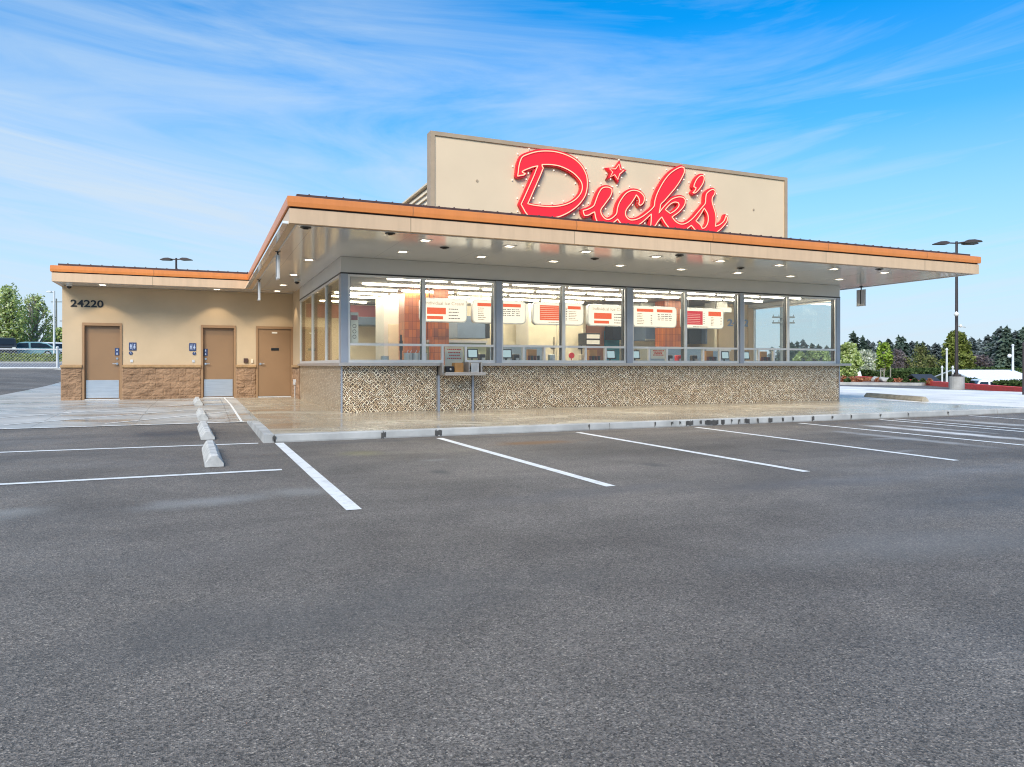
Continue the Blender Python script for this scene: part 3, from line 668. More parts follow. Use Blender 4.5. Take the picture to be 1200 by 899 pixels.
bpart(m, 'block_base', M['split']); m = MB(); m.box(-3.56, -3.4, YWING + 0.2, 29.5, 0.06, 1.05); bpart(m, 'block_base', M['split'])
l_ = MB(); l_.box(XL - 0.07, XL + .1, 21.64, YWING - 0.1, 1.012, 1.088, 0.008); bpart(l_, 'base_ledge', M['ledge'])

# ---- doors
def door(x0, x1, side, kick):
    f = MB(); y = YWING; fw = 0.055
    f.box(x0, x0 + fw, y - 0.03, y + 0.14, WZ - 0.02, 2.268); f.box(x1 - fw, x1, y - 0.03, y + 0.14, WZ - 0.02, 2.268); f.box(x0 + fw, x1 - fw, y - 0.03, y + 0.14, 2.19, 2.268)
    fo = bpart(f, 'door_frame', M['doorframe'])
    dep = 0.075 if kick else 0.0
    d = MB(); d.box(x0 + fw + .004, x1 - fw - .004, y + dep, y + dep + 0.045, WZ + 0.03, 2.185, 0.003)
    do = bpart(d, 'door', M['door'])
    t_ = MB(); t_.box(x0 + fw, x1 - fw, y - 0.02, y + dep + 0.05, WZ - 0.01, WZ + 0.02); t_.build('threshold', M['alu'], do)
    if kick:
        k = MB(); k.box(x0 + fw + .03, x1 - fw - .03, y + dep - 0.004, y + dep, WZ + 0.045, 0.66); k.build('kick_plate', M['kick'], do)
    hx = x1 - fw - 0.075 if side > 0 else x0 + fw + 0.075
    h = MB(); yy = y + dep
    h.cyl((hx, yy, 1.12), (hx, yy - 0.012, 1.12), 0.034); h.cyl((hx, yy, 1.12), (hx, yy - 0.06, 1.12), 0.012); h.obox((hx - side * 0.05, yy - 0.06, 1.12), 0.12, 0.014, 0.022, bev=0.004)
    h.build('handle', M['steel'], do)
    if kick:
        lk = MB(); lk.cyl((hx, yy, 1.27), (hx, yy - 0.014, 1.27), 0.03); lk.build('lock', M['steel'], do)
    return do
d1 = door(-3.05, -2.07, 1, True); d2 = door(-0.01, 0.95, -1, True); d3 = door(1.52, 2.598, -1, False)
def plate(x0, x1, z0, z1, y, mat, name, parent, r=0.006, th=0.012):
    m = MB(); m.box(x0, x1, y - th, y, z0, z1, min(r, th / 2.2)); return m.build(name, mat, parent)
def pictogram(cx, cz, s, y, parent, kind='man'):
    m = MB()
    m.cyl((cx, y, cz + s * .36), (cx, y - .004, cz + s * .36), s * .1)
    if kind == 'man': m.box(cx - s * .14, cx + s * .14, y - .004, y, cz - s * .08, cz + s * .22); m.box(cx - s * .1, cx - s * .02, y - .004, y, cz - s * .45, cz - s * .08); m.box(cx + s * .02, cx + s * .1, y - .004, y, cz - s * .45, cz - s * .08)
    else: m.prism([(cx - s * .06, cz + s * .22), (cx + s * .06, cz + s * .22), (cx + s * .22, cz - s * .18), (cx - s * .22, cz - s * .18)], y - .004, y, 'Y'); m.box(cx - s * .1, cx - s * .02, y - .004, y, cz - s * .45, cz - s * .18); m.box(cx + s * .02, cx + s * .1, y - .004, y, cz - s * .45, cz - s * .18)
    return m.build('pictogram', M['adaw'], parent)
def restroom_sign(cx, label, dx):
    z0 = 1.60; y = YWING - 0.002
    t = thing('restroom_sign', (cx, y, z0), label, 'sign', 'blue restroom signs beside the doors')
    plate(cx - 0.095, cx + 0.095, z0 - 0.10, z0 + 0.13, y, M['ada'], 'sign_plate', t)
    pictogram(cx - 0.045, z0 + 0.015, 0.16, y - 0.0125, t, 'man'); pictogram(cx + 0.045, z0 + 0.015, 0.16, y - 0.0125, t, 'woman')
    dv_ = MB(); dv_.box(cx - .004, cx + .001, y - .0155, y - .0125, z0 - .08, z0 + .11); dv_.build('divider_line', M['adaw'], t)
    m = MB(); m.cyl((cx + dx, y, z0 - 0.175), (cx + dx, y - .012, z0 - 0.175), 0.05, n=24); m.build('round_plate', M['ada'], t)
    m = MB(); m.cyl((cx + dx, y - .012, z0 - 0.15), (cx + dx, y - .015, z0 - 0.15), 0.012); m.tube([(cx + dx, y - .0145, z0 - 0.16), (cx + dx, y - .0145, z0 - 0.188), (cx + dx + .02, y - .0145, z0 - 0.19), (cx + dx + .026, y - .0145, z0 - 0.21)], 0.005); m.build('wheelchair_symbol', M['adaw'], t)
    plate(cx + dx * 0.5 - .035, cx + dx * 0.5 + .035, z0 - 0.44, z0 - 0.36, y, M['galv'], 'push_button', t)
restroom_sign(-1.80, 'blue restroom sign right of the leftmost brown door', -0.05)
restroom_sign(-0.235, 'blue restroom sign left of the middle brown door', 0.045)
for do, hx in ((d1, -2.20), (d2, 0.115)):
    plate(hx - .055, hx + .055, 1.36, 1.57, YWING + 0.075, M['ada'], 'door_sign', do)
    yy = YWING + .061
    for zc in (1.515, 1.41): m = MB(); m.cyl((hx, yy, zc + .018), (hx, yy - .004, zc + .018), .014); m.box(hx - .018, hx + .018, yy - .0045, yy, zc - .03, zc + .006); m.build('door_sign_symbol', M['adaw'], do)
plate(1.98, 2.14, 2.05, 2.10, YWING, M['paper'], 'door_notice', d3); plate(1.96, 2.19, 1.53, 1.61, YWING, M['black'], 'door_sign', d3)
m = text('DOOR', 0.05, (2.075, YWING - 0.013, 1.57), d3, M['galv'], 'door_sign_lettering', 0.001) if False else None
for z in (0.35, 1.15, 1.95): hg = MB(); hg.cyl((2.555, YWING - .008, z), (2.555, YWING - .008, z + .11), 0.012); hg.build('hinge', M['bronze'], d3)
p = at(288, 421, YWING); m = MB(); m.box(p.x - .06, p.x + .06, YWING - .05, YWING, 1.16, 1.29, .006); m.solo('door_intercom', M['bronze'], 'dark square intercom box on the wall between the two right-hand doors', 'intercom')
p = at(295.5, 421, YWING); m = MB(); m.box(p.x - .03, p.x + .03, YWING - .03, YWING, 1.15, 1.26, .005); m.solo('push_plate', M['louvre'], 'small pale button plate right of the dark intercom box', 'button')
m = MB(); m.box(XL - .09, XL - .0, 22.3, 22.42, 0.5, 0.66, .01); m.cyl((XL - .045, 22.36, WZ), (XL - .045, 22.36, .5), .012); m.solo('outdoor_outlet', M['galv'], 'small grey outlet box on the block base beside the right-hand brown door', 'outlet')
text('24220', 0.27, (-2.93, YWING - 0.008, 2.79), B, M['black'], 'address_number', 0.006, 0.006, width=0.80)

# ---- mosaic base
mo = MB(); mo.box(XL + .012, 4.63, YF + 0.012, YF + 0.2, WZ - .02, 1.06); mo.box(5.42, XR - .012, YF + 0.012, YF + 0.2, WZ - .02, 1.06); bpart(mo, 'mosaic_base', M['mosaic']); mo = MB(); mo.box(4.668, 5.387, 14.83, YF + 0.2, WZ - .02, 0.858); mo.box(5.388, 5.418, YF + .03, YF + .2, WZ - .02, 1.05); bpart(mo, 'mosaic_base', M['mosaic'])
mo = MB(); mo.box(XL + .012, XL + 0.2, YF + 0.2, 21.62, WZ - .02, 1.06); bpart(mo, 'mosaic_base', M['mosaic_s'])
mo = MB(); mo.box(XR - .2, XR - .012, YF + 0.2, 18.3, WZ - .02, 1.06); bpart(mo, 'mosaic_base', M['mosaic_s'])
for x0, x1, y0, y1, z1 in [(XL - .003, XL + .03, YF - .003, YF + .03, 1.06), (XR - .03, XR + .003, YF - .003, YF + .03, 1.06)]: tr = MB(); tr.box(x0, x1, y0, y1, WZ - .01, z1); bpart(tr, 'corner_trim', M['pil'])
# ---- counters
ct = MB()
def slab(m, x0, x1, y0, y1): m.box(x0, x1, y0, y1, 1.062, 1.128, 0.006)
slab(ct, XL - 0.06, 4.66, 14.74, 15.4); slab(ct, 5.50, 16.5, 14.74, 15.4)
bpart(ct, 'counter', M['counter'])
cs = MB(); cs.box(XL - 0.06, XL + 0.25, 15.401, 21.6, 1.062, 1.128, .006); bpart(cs, 'window_sill', M['counter'])
cs = MB(); cs.box(XR - 0.2, XR + 0.05, 15.401, 18.3, 1.062, 1.128, .006); bpart(cs, 'window_sill', M['counter'])
# low accessible counter
ac = MB(); ac.box(4.66, 5.56, 14.40, 15.1, 0.862, 0.905, .005); ac.box(4.66, 5.56, 14.40, 14.42, 0.905, 0.93, .004)
ac.box(4.66, 4.69, 14.62, 15.1, 0.905, 1.13); ac.box(5.25, 5.27, 14.62, 15.1, .905, 1.15); ac.box(5.53, 5.56, 14.62, 15.1, .905, 1.15); ac.box(5.27, 5.53, 14.66, 15.1, 1.13, 1.15)
aco = bpart(ac, 'low_counter', M['counter'])
for x0 in (4.62, 5.39): m = MB(); m.box(x0, x0 + .045, 14.80, 15.05, WZ, 0.86); m.build('counter_support', M['pil'], aco)
m = MB(); m.box(5.31, 5.49, 14.64, 14.655, .92, 1.12); [m.box(5.31 + i * .02, 5.316 + i * .02, 14.63, 14.64, .93, 1.11) for i in range(9)]; m.build('vent_grille', M['galv'], aco)

# ---- glazing
def window(name, x0, x1, splits, low=None):
    """one front window: aluminium frame with a transom rail; panes and the small lights below the rail"""
    y0, y1 = YF - 0.01, YF + 0.055; z0, z1, zr = 1.13, 2.93, 1.505; f = MB(); t = .042
    f.box(x0, x0 + t, y0, y1, z0, z1); f.box(x1 - t, x1, y0, y1, z0, z1); f.box(x0 + t, x1 - t, y0, y1, z1 - t, z1)
    segs = [(x0 + t, x1 - t)]
    if low: segs = [(a, b) for a, b in ((x0 + t, low[0]), (low[1], x1 - t)) if b - a > 0.01]
    for a, b in segs: f.box(a, b, y0, y1, z0, z0 + 0.06)
    f.box(x0 + t, x1 - t, y0 - .004, y1, zr - .024, zr + .024)
    ed = [x0 + t] + sorted(splits) + [x1 - t]
    for s_ in splits: f.box(s_ - .024, s_ + .024, y0 - .002, y1, (0.905 if low and s_ in low else z0 + .06), zr - .024)
    fo = bpart(f, 'window', M['alu'])
    q = MB(); q.box(x0 + t, x1 - t, YF + .018, YF + .026, zr + .024, z1 - t); q.build('pane', M['glass'], fo)
    for a, b in zip(ed, ed[1:]):
        zz0 = 0.91 if low and abs(a - low[0]) < .01 else z0 + .06
        q = MB(); q.box(a + (.024 if a in splits else 0), b - (.024 if b in splits else 0), YF + .018, YF + .026, zz0, zr - .024); q.build('pane', M['glass'], fo)
    for ga, gz in ((x0 + t, zr), (x1 - t - .012, z0 + .06)): g = MB(); g.box(ga, ga + .012, YF + .03, YF + .12, gz, z1 - t); g.build('gasket', M['alu_d'], fo)
    return fo
window('w', 2.74, 4.335, [])
window('w', 4.335, 5.97, [4.75, 5.28], low=(4.75, 5.28))
window('w', 6.11, 7.66, [6.65, 7.17]); window('w', 7.66, 9.33, [8.24, 8.77])
window('w', 9.50, 11.06, [9.99, 10.5]); window('w', 11.06, 12.72, [11.6, 12.12])
window('w', 12.85, 14.365, [13.37, 13.88]); window('w', 14.365, 16.08, [])
for a, b in ((5.975, 6.105), (9.335, 9.495), (12.725, 12.845)):
    m = MB(); m.box(a, b, YF - .05, YF + .16, 1.13, 2.934); bpart(m, 'pilaster', M['pil'])
m = MB(); m.box(XL - .005, XL + .135, YF - .03, YF + .14, 1.13, 2.934); bpart(m, 'corner_post', M['pil'])
m = MB(); m.box(16.085, XR, YF - .02, YF + .14, 1.13, 2.934); bpart(m, 'corner_post', M['pil'])
ys3 = [15.04, 16.85, 19.05, 21.5]
for a, b in zip(ys3, ys3[1:]):
    f = MB(); t = .05; x0, x1 = XL - .01, XL + .06
    f.box(x0, x1, a, a + t, 1.13, 2.93); f.box(x0, x1, b - t, b, 1.13, 2.93); f.box(x0, x1, a + t, b - t, 1.13, 1.19); f.box(x0, x1, a + t, b - t, 2.88, 2.93)
    fo = bpart(f, 'window', M['alu']); q = MB(); q.box(XL + .018, XL + .026, a + t, b - t, 1.19, 2.88); q.build('pane', M['glass_y'], fo)
    g = MB(); g.box(XL + .03, XL + .12, b - t - .03, b - t, 1.19, 2.88); g.build('gasket', M['alu_d'], fo)
for a, b in ((15.04, 18.25),):
    f = MB(); t = .05; x0, x1 = XR - .06, XR + .01
    f.box(x0, x1, a, a + t, 1.13, 2.9); f.box(x0, x1, b - t, b, 1.13, 2.9); f.box(x0, x1, a + t, b - t, 1.13, 1.19); f.box(x0, x1, a + t, b - t, 2.85, 2.9)
    fo = bpart(f, 'window', M['alu']); q = MB(); q.box(XR - .026, XR - .018, a + t, b - t, 1.19, 2.85); q.build('pane', M['glass'], fo)

# ---- rooftop sign on its cream board, with the plant screen behind
D_OUT= [(6.723, 5.45), (6.74, 5.555), (6.755, 5.675), (6.788, 5.797), (6.848, 5.912), (6.983, 5.987), (7.158, 6.057), (7.335, 6.101), (7.513, 6.124), (7.692, 6.129), (7.896, 6.106), (8.078, 6.062), (8.239, 5.994), (8.378, 5.891), (8.483, 5.758), (8.542, 5.62), (8.558, 5.458), (8.542, 5.312), (8.495, 5.164), (8.402, 5.022), (8.274, 4.888), (8.124, 4.773), (7.964, 4.678), (7.782, 4.597), (7.58, 4.546), (7.379, 4.516), (7.18, 4.514), (7.027, 4.542), (6.929, 4.623), (6.874, 4.707), (6.809, 4.807), (6.874, 4.935), (6.961, 5.121), (7.049, 5.309), (7.136, 5.497), (7.213, 5.684), (7.242, 5.743), (7.114, 5.707), (6.983, 5.649), (6.896, 5.607), (6.835, 5.568), (6.863, 5.544), (6.922, 5.53), (6.874, 5.493), (6.799, 5.474)]
D_IN= [(7.346, 5.788), (7.557, 5.811), (7.782, 5.806), (7.987, 5.757), (8.17, 5.68), (8.309, 5.576), (8.39, 5.482), (8.42, 5.382), (8.402, 5.268), (8.332, 5.149), (8.216, 5.036), (8.055, 4.94), (7.873, 4.873), (7.669, 4.829), (7.468, 4.812), (7.268, 4.811), (7.114, 4.817), (6.979, 4.835), (7.016, 4.908), (7.092, 5.074), (7.18, 5.262), (7.257, 5.429), (7.324, 5.576), (7.379, 5.706), (7.352, 5.749)]
ICKS= [(8.442, 4.8), (8.54, 4.829), (8.645, 4.879), (8.74, 4.949), (8.787, 5.056), (8.834, 5.175), (8.894, 5.294), (8.965, 5.384), (9.061, 5.424), (9.169, 5.424), (9.241, 5.389), (9.241, 5.316), (9.193, 5.207), (9.109, 5.096), (9.013, 4.973), (8.941, 4.883), (8.929, 4.81), (8.965, 4.73), (9.037, 4.663), (9.121, 4.638), (9.217, 4.667), (9.301, 4.726), (9.374, 4.805), (9.399, 4.933), (9.447, 5.063), (9.533, 5.197), (9.643, 5.322), (9.766, 5.397), (9.89, 5.424), (10.015, 5.41), (10.115, 5.356), (10.178, 5.276), (10.165, 5.169), (10.115, 5.1), (10.052, 5.063), (10.015, 5.092), (10.035, 5.178), (10.002, 5.26), (9.94, 5.314), (9.89, 5.229), (9.791, 5.093), (9.692, 4.979), (9.638, 4.89), (9.631, 4.805), (9.668, 4.734), (9.754, 4.684), (9.865, 4.687), (9.99, 4.724), (10.14, 4.804), (10.291, 4.913), (10.393, 4.996), (10.472, 5.089), (10.493, 5.219), (10.557, 5.397), (10.672, 5.602), (10.801, 5.787), (10.956, 5.955), (11.139, 6.083), (11.297, 6.154), (11.376, 6.141), (11.39, 6.044), (11.324, 5.906), (11.218, 5.742), (11.087, 5.577), (10.93, 5.41), (10.775, 5.245), (10.672, 5.149), (10.646, 5.039), (10.615, 4.918), (10.698, 5.022), (10.801, 5.128), (10.917, 5.236), (11.035, 5.322), (11.218, 5.382), (11.35, 5.379), (11.424, 5.325), (11.403, 5.213), (11.324, 5.097), (11.192, 4.977), (11.061, 4.89), (11.008, 4.853), (11.113, 4.753), (11.244, 4.698), (11.376, 4.703), (11.509, 4.762), (11.67, 4.884), (11.831, 5.052), (11.966, 5.196), (12.048, 5.292), (12.062, 5.426), (12.089, 5.54), (12.185, 5.627), (12.295, 5.675), (12.369, 5.644), (12.35, 5.564), (12.281, 5.468), (12.267, 5.356), (12.308, 5.226), (12.363, 5.096), (12.391, 4.964), (12.391, 4.83), (12.372, 4.717), (12.516, 4.773), (12.655, 4.885), (12.717, 5.024), (12.767, 4.972), (12.745, 4.869), (12.641, 4.749), (12.516, 4.638), (12.377, 4.55), (12.212, 4.482), (12.048, 4.46), (11.885, 4.481), (11.75, 4.56), (11.67, 4.631), (11.603, 4.685), (11.456, 4.582), (11.297, 4.509), (11.113, 4.487), (10.93, 4.565), (10.801, 4.685), (10.698, 4.828), (10.595, 4.723), (10.48, 4.574), (10.365, 4.566), (10.381, 4.717), (10.386, 4.878), (10.289, 4.795), (10.138, 4.666), (10.038, 4.594), (9.913, 4.5), (9.766, 4.51), (9.618, 4.509), (9.496, 4.573), (9.403, 4.671), (9.301, 4.59), (9.133, 4.497), (8.989, 4.487), (8.87, 4.535), (8.799, 4.623), (8.756, 4.795), (8.681, 4.758), (8.587, 4.703), (8.488, 4.681), (8.458, 4.729)]
K_IN= [(10.806, 5.02), (10.904, 5.126), (11.008, 5.205), (11.113, 5.242), (11.205, 5.229), (11.223, 5.165), (11.165, 5.084), (11.074, 5.006), (10.956, 4.936), (10.878, 4.977)]
S_IN= [(12.015, 5.16), (12.116, 5.031), (12.144, 4.9), (12.116, 4.765), (12.034, 4.658), (11.953, 4.63), (11.885, 4.725), (11.75, 4.807), (11.885, 4.968)]
APOS= [(11.656, 5.526), (11.723, 5.594), (11.756, 5.663), (11.683, 5.689), (11.71, 5.769), (11.777, 5.886), (11.885, 5.985), (11.98, 6.006), (12.015, 5.943), (11.98, 5.818), (11.899, 5.699), (11.804, 5.591), (11.723, 5.532)]
STAR= [(9.484, 6.127), (9.54, 5.929), (9.687, 5.913), (9.508, 5.762), (9.435, 5.555), (9.297, 5.715), (9.109, 5.616), (9.21, 5.804), (9.08, 5.905), (9.338, 5.937)]

SG = thing('rooftop_sign', (9.8, 15.6, 3.75), 'large red neon script sign with star and bulbs on a cream rooftop board', 'sign')
m = MB(); m.box(4.76, 14.81, 15.5, 15.7, 3.76, 6.18); m.build('sign_board', M['signpanel'], SG)
m = MB(); m.box(4.66, 4.76, 15.47, 15.74, 3.76, 6.27); m.box(14.81, 14.91, 15.47, 15.74, 3.76, 6.27); m.box(4.76, 14.81, 15.47, 15.74, 6.18, 6.27); m.build('sign_trim', M['signtrim'], SG)
for px_ in (559, 883):
    p = at(px_, 212 if px_ < 700 else 246, 15.5); m = MB(); m.cyl((p.x, 15.5, p.z), (p.x, 15.488, p.z), 0.03, n=14); m.build('fixing', M['signtrim'], SG)
def smooth_loop(L_, sub=4, ang=52):
    P = [Vector(p) for p in L_]; n = len(P); out = []
    sharp = []
    for i in range(n):
        a, b, c = P[i - 1], P[i], P[(i + 1) % n]
        u, v = (b - a), (c - b); th = abs(u.angle_signed(v, 0)) if u.length and v.length else 0
        sharp.append(th > R(ang))
    for i in range(n):
        p0, p1, p2, p3 = P[i - 1], P[i], P[(i + 1) % n], P[(i + 2) % n]
        if sharp[i]: p0 = p1 - (p2 - p1)
        if sharp[(i + 1) % n]: p3 = p2 + (p2 - p1)
        for k in range(sub):
            t = k / sub
            out.append(0.5 * ((2 * p1) + (p2 - p0) * t + (2 * p0 - 5 * p1 + 4 * p2 - p3) * t * t + (3 * p1 - p0 - 3 * p2 + p3) * t ** 3))
    return out
def area(P): return sum(P[i - 1].x * P[i].y - P[i].x * P[i - 1].y for i in range(len(P))) / 2
def offset(P, d):
    s_ = 1 if area(P) > 0 else -1; n = len(P); out = []
    for i in range(n):
        a, b, c = P[i - 2], P[i], P[(i + 2) % n]; t = (c - a)
        if t.length < 1e-6: out.append(b); continue
        t.normalize(); out.append(b + Vector((t.y, -t.x)) * d * s_)
    return out
LG = [('letter', [D_OUT, D_IN]), ('letters', [ICKS, K_IN, S_IN]), ('apostrophe', [APOS]), ('star', [STAR])]
bulb_pts = []
for nm, loops in LG:
    sm = [smooth_loop(l, 4 if nm != 'star' else 1) for l in loops]
    o1 = [[tuple(v) for v in offset(s_, 0.055 if k == 0 else -0.04)] for k, s_ in enumerate(sm)]
    o2 = [[tuple(v) for v in offset(s_, 0.022 if k == 0 else -0.014)] for k, s_ in enumerate(sm)]
    if nm == 'star': o1 = [[tuple(v) for v in sm[0]]]; c_ = sum(sm[0], Vector((0, 0))) / 10; o2 = [[tuple(c_ + (v - c_) * 0.9) for v in sm[0]]]; sm = [[c_ + (v - c_) * 0.66 for v in sm[0]]]
    body = shape2d(o1, 15.415, 0.083, nm, M['signside'], SG); shape2d(o2, 15.402, 0.03, 'red_face', M['signred'], body)
    tb = MB()
    for s_ in sm: tb.tube([(v.x, 15.383, v.y) for v in s_], 0.0115, 5, closed=True)
    tb.build('neon_tube', M['neon'], body, smooth=True)
    for k, s_ in enumerate(loops and [smooth_loop(l, 6) if nm != 'star' else smooth_loop(l, 1) for l in loops]):
        if nm == 'star': q = [c_ + (v - c_) * (1.12 if i % 2 == 0 else 1.5) for i, v in enumerate(s_)]; bulb_pts += [tuple(v) for v in q[::1]]; continue
        if k and nm == 'letters': continue
        q = offset(s_, 0.12 if k == 0 else -0.10); acc = 0; last = q[0]; bulb_pts.append(tuple(last))
        for v in q[1:]:
            acc += (v - last).length; last = v
            if acc > 0.315: bulb_pts.append(tuple(v)); acc = 0
def inside(p, P):
    c = False
    for i in range(len(P)):
        a, b = P[i - 1], P[i]
        if (a[1] > p[1]) != (b[1] > p[1]) and p[0] < (b[0] - a[0]) * (p[1] - a[1]) / (b[1] - a[1]) + a[0]: c = not c
    return c
kept = []
for p_ in bulb_pts:
    if inside(p_, ICKS) or (inside(p_, D_OUT) and not inside(p_, D_IN)) or p_[1] < 4.3 or p_[1] > 6.17: continue
    if any((p_[0] - a[0]) ** 2 + (p_[1] - a[1]) ** 2 < 0.018 for a in kept): continue
    kept.append(p_)
bm0 = MB(); bm0.sph((0, 0, 0), 0.017, u=8, v=6); b0 = None
for p_ in kept[:100]:
    if b0 is None:
        b0 = bm0.build('bulb', M['bulb'], None, smooth=True); b0.parent = SG; o_ = b0
    else: o_ = b0.copy(); C.objects.link(o_); o_.parent = SG
    o_.location = Vector((p_[0], 15.478, p_[1])) - Vector(SG.location)
PS = thing('rooftop_plant_screen', (6, 18, 3.77), 'beige louvred rooftop screen running back behind the sign board', 'screen')
m = MB()
for px_, y_ in ((4.70, 15.78), (4.70, 18.0), (4.70, 20.3), (4.70, 22.4)): m.box(px_, px_ + .1, y_, y_ + .1, 3.77, 5.17)
m.box(4.69, 4.82, 15.78, 22.5, 5.17, 5.21); m.build('screen_posts', M['louvre'], PS)
m = MB(); z = 3.8
while z < 5.12: m.prism([(4.79, z), (4.715, z + .004), (4.79, z + .125)], 15.82, 22.4, 'Y') if False else m.prism([(4.79, z), (4.72, z), (4.775, z + .12), (4.79, z + .12)], 15.82, 22.4, 'Y'); z += 0.135
m.build('louvres', M['louvre'], PS)
m = MB(); m.box(14.75, 14.85, 15.8, 22.4, 3.77, 5.17); m.box(4.9, 14.7, 22.4, 22.5, 3.77, 5.17); m.build('rear_panels', M['louvre'], PS)

# ================================================================== SOFFIT FIXTURES
def make_light():
    t = thing('soffit_light', (0, 0, ZS), 'x', 'ceiling light', 'square recessed lights in the soffit')
    m = MB(); a, b = .105, .072
    m.box(-a, a, -a, -b, ZS - .008, ZS - .0005); m.box(-a, a, b, a, ZS - .008, ZS - .0005); m.box(-a, -b, -b, b, ZS - .008, ZS - .0005); m.box(b, a, -b, b, ZS - .008, ZS - .0005)
    tr_ = m.build('trim', M['white']); tr_.parent = t; tr_.data.transform(Matrix.Translation((0, 0, -ZS)))
    m = MB(); m.box(-b, b, -b, b, ZS - .005, ZS - .001); l_ = m.build('lens', M['canlamp']); l_.parent = t; l_.data.transform(Matrix.Translation((0, 0, -ZS)))
    ld = bpy.data.lights.new('downlight', 'SPOT'); ld.energy = 20; ld.color = (1, .82, .58); ld.spot_size = R(104); ld.spot_blend = 0.3; ld.shadow_soft_size = 0.07
    lo = bpy.data.objects.new('downlight', ld); C.objects.link(lo); lo.parent = t; lo.location = (0, 0, -0.03)
    return t
L0 = make_light(); used = False
def put_light(x, y, label):
    global used
    if not used: L0.location = (x, y, ZS); L0['label'] = label; used = True; return L0
    return copy_tree(L0, None, (x, y, ZS), None, label)
for i in range(8):
    put_light(3.64 + 1.615 * i, 12.40, f'square recessed light in the outer row under the front canopy, {ORDS[i]} from the left')
    put_light(3.60 + 1.635 * i, 13.82, f'square recessed light in the inner row above the serving windows, {ORDS[i]} from the left')
for i, y in enumerate((15.65, 18.36, 20.81, 22.54)):
    put_light(2.07, y, f'square recessed light under the left canopy edge beside the side windows, {ORDS[i]} from the front')
put_light(-2.49, 22.72, 'square recessed light in the wing soffit near the address number')
put_light(0.41, 22.76, 'square recessed light in the wing soffit above the middle door')
m0 = MB(); m0.cyl((0, 0, -.012), (0, 0, -.0005), 0.085, n=20); m0.cyl((0, 0, -.03), (0, 0, -.012), 0.04, n=14)
v0 = None
for i, (x, y) in enumerate([(1.54, 12.0), (2.91, 11.98), (4.19, 13.01), (7.48, 13.14), (8.81, 12.06), (11.24, 13.1), (14.3, 12.0)]):
    lb = f'small round dark sprinkler plate in the front canopy soffit, {ORDS[i]} from the left'
    if v0 is None: v0 = m0.build('soffit_sprinkler', M['alu_d']); tag(v0, lb, 'sprinkler', 'round fittings in the soffit'); v0.location = (x, y, ZS)
    else: copy_tree(v0, None, (x, y, ZS), None, lb)
def dome(loc, label):
    t = thing('dome_camera', loc, label, 'security camera', 'dome cameras under the soffit')
    x, y, z = loc
    m = MB(); m.cyl((x, y, z - .05), (x, y, z - .0005), 0.075, n=20); m.build('housing', M['white'], t)
    m = MB(); m.sph((x, y, z - .055), 0.06, u=16, v=10); m.build('dome', M['black'], t, smooth=True)
dome((2.27, 19.43, ZS), 'white and black dome camera under the left soffit between two recessed lights')
dome((-3.32, 23.0, ZS), 'dark dome camera tucked in the corner of the wing soffit by the address number')
def blade(x, y, label):
    t = thing('hanging_heater', (x, y, ZS), label, 'hanging fixture', 'slim metal blades hanging from the canopy')
    m = MB(); m.cyl((x, y, ZS - .1), (x, y, ZS - .001), .016); m.cyl((x, y, ZS - .015), (x, y, ZS - .001), .05); m.build('stem', M['alu_d'], t)
    m = MB(); m.box(x - .025, x + .025, y - .14, y + .14, ZS - .55, ZS - .09, .006); m.build('blade', M['galv'], t)
    m = MB(); m.box(x - .032, x - .0255, y - .012, y + .012, ZS - .5, ZS - .09); m.box(x + .0255, x + .032, y - .012, y + .012, ZS - .5, ZS - .09); m.build('rib', M['alu_d'], t)
blade(1.36, 14.69, 'slim metal blade hanging from the left canopy edge, the nearer of two')
blade(1.36, 19.66, 'slim metal blade hanging from the left canopy edge, the farther one by the wing roof')
blade(17.0, 14.86, 'grey flat blade hanging alone under the right end of the canopy')

# ================================================================== INTERIOR
ip = MB(); ip.box(XL + .2, XR - .2, YF + .2, 23.2, 0.06, 0.125); bpart(ip, 'floor', M['floor'])
ip = MB(); ip.box(XL + .2, XR - .2, YF + .2, 23.2, 3.0, 3.03); bpart(ip, 'ceiling', M['ceil'])
ip = MB(); ip.box(XL + .15, 5.2, 23.1, 23.2, 0.125, 3.0); ip.box(XL + .15, XL + .19, 21.7, 23.1, .125, 3.0); ip.box(5.2, 14.9, 20.6, 20.75, 0.125, 3.0); ip.box(5.2, 5.3, 20.75, 23.1, .125, 3.0); ip.box(14.8, 14.9, 18.45, 20.6, .125, 3.0)
bpart(ip, 'inner_wall', M['cream'])
ip = MB(); ip.box(14.9, XR - .2, 18.35, 18.45, 0.125, 3.0); cw = bpart(ip, 'inner_wall', M['stucco'])
text('24220', 0.30, at(868, 379, 18.33), B, M['blue'], 'address_number', 0.008, 0.008, width=1.05)
def band(px0, px1, y0, y1, Y, mat, name, th=0.03):
    a, b = at(px0, y1, Y), at(px1, y0, Y); m = MB(); m.box(a.x, b.x, Y - th, Y, a.z, b.z); return bpart(m, name, mat)
m = MB(); m.box(XL + .2, 5.2, 23.05, 23.095, 2.56, 2.98); bpart(m, 'wall_band', M['pink'])
m = MB(); m.box(11.4, 12.6, 20.55, 20.595, .13, 2.95); bpart(m, 'wall_band', M['brownwall'])
m = MB(); m.box(12.05, 12.6, 20.5, 20.545, .9, 2.2); bpart(m, 'wall_band', M['teal'])

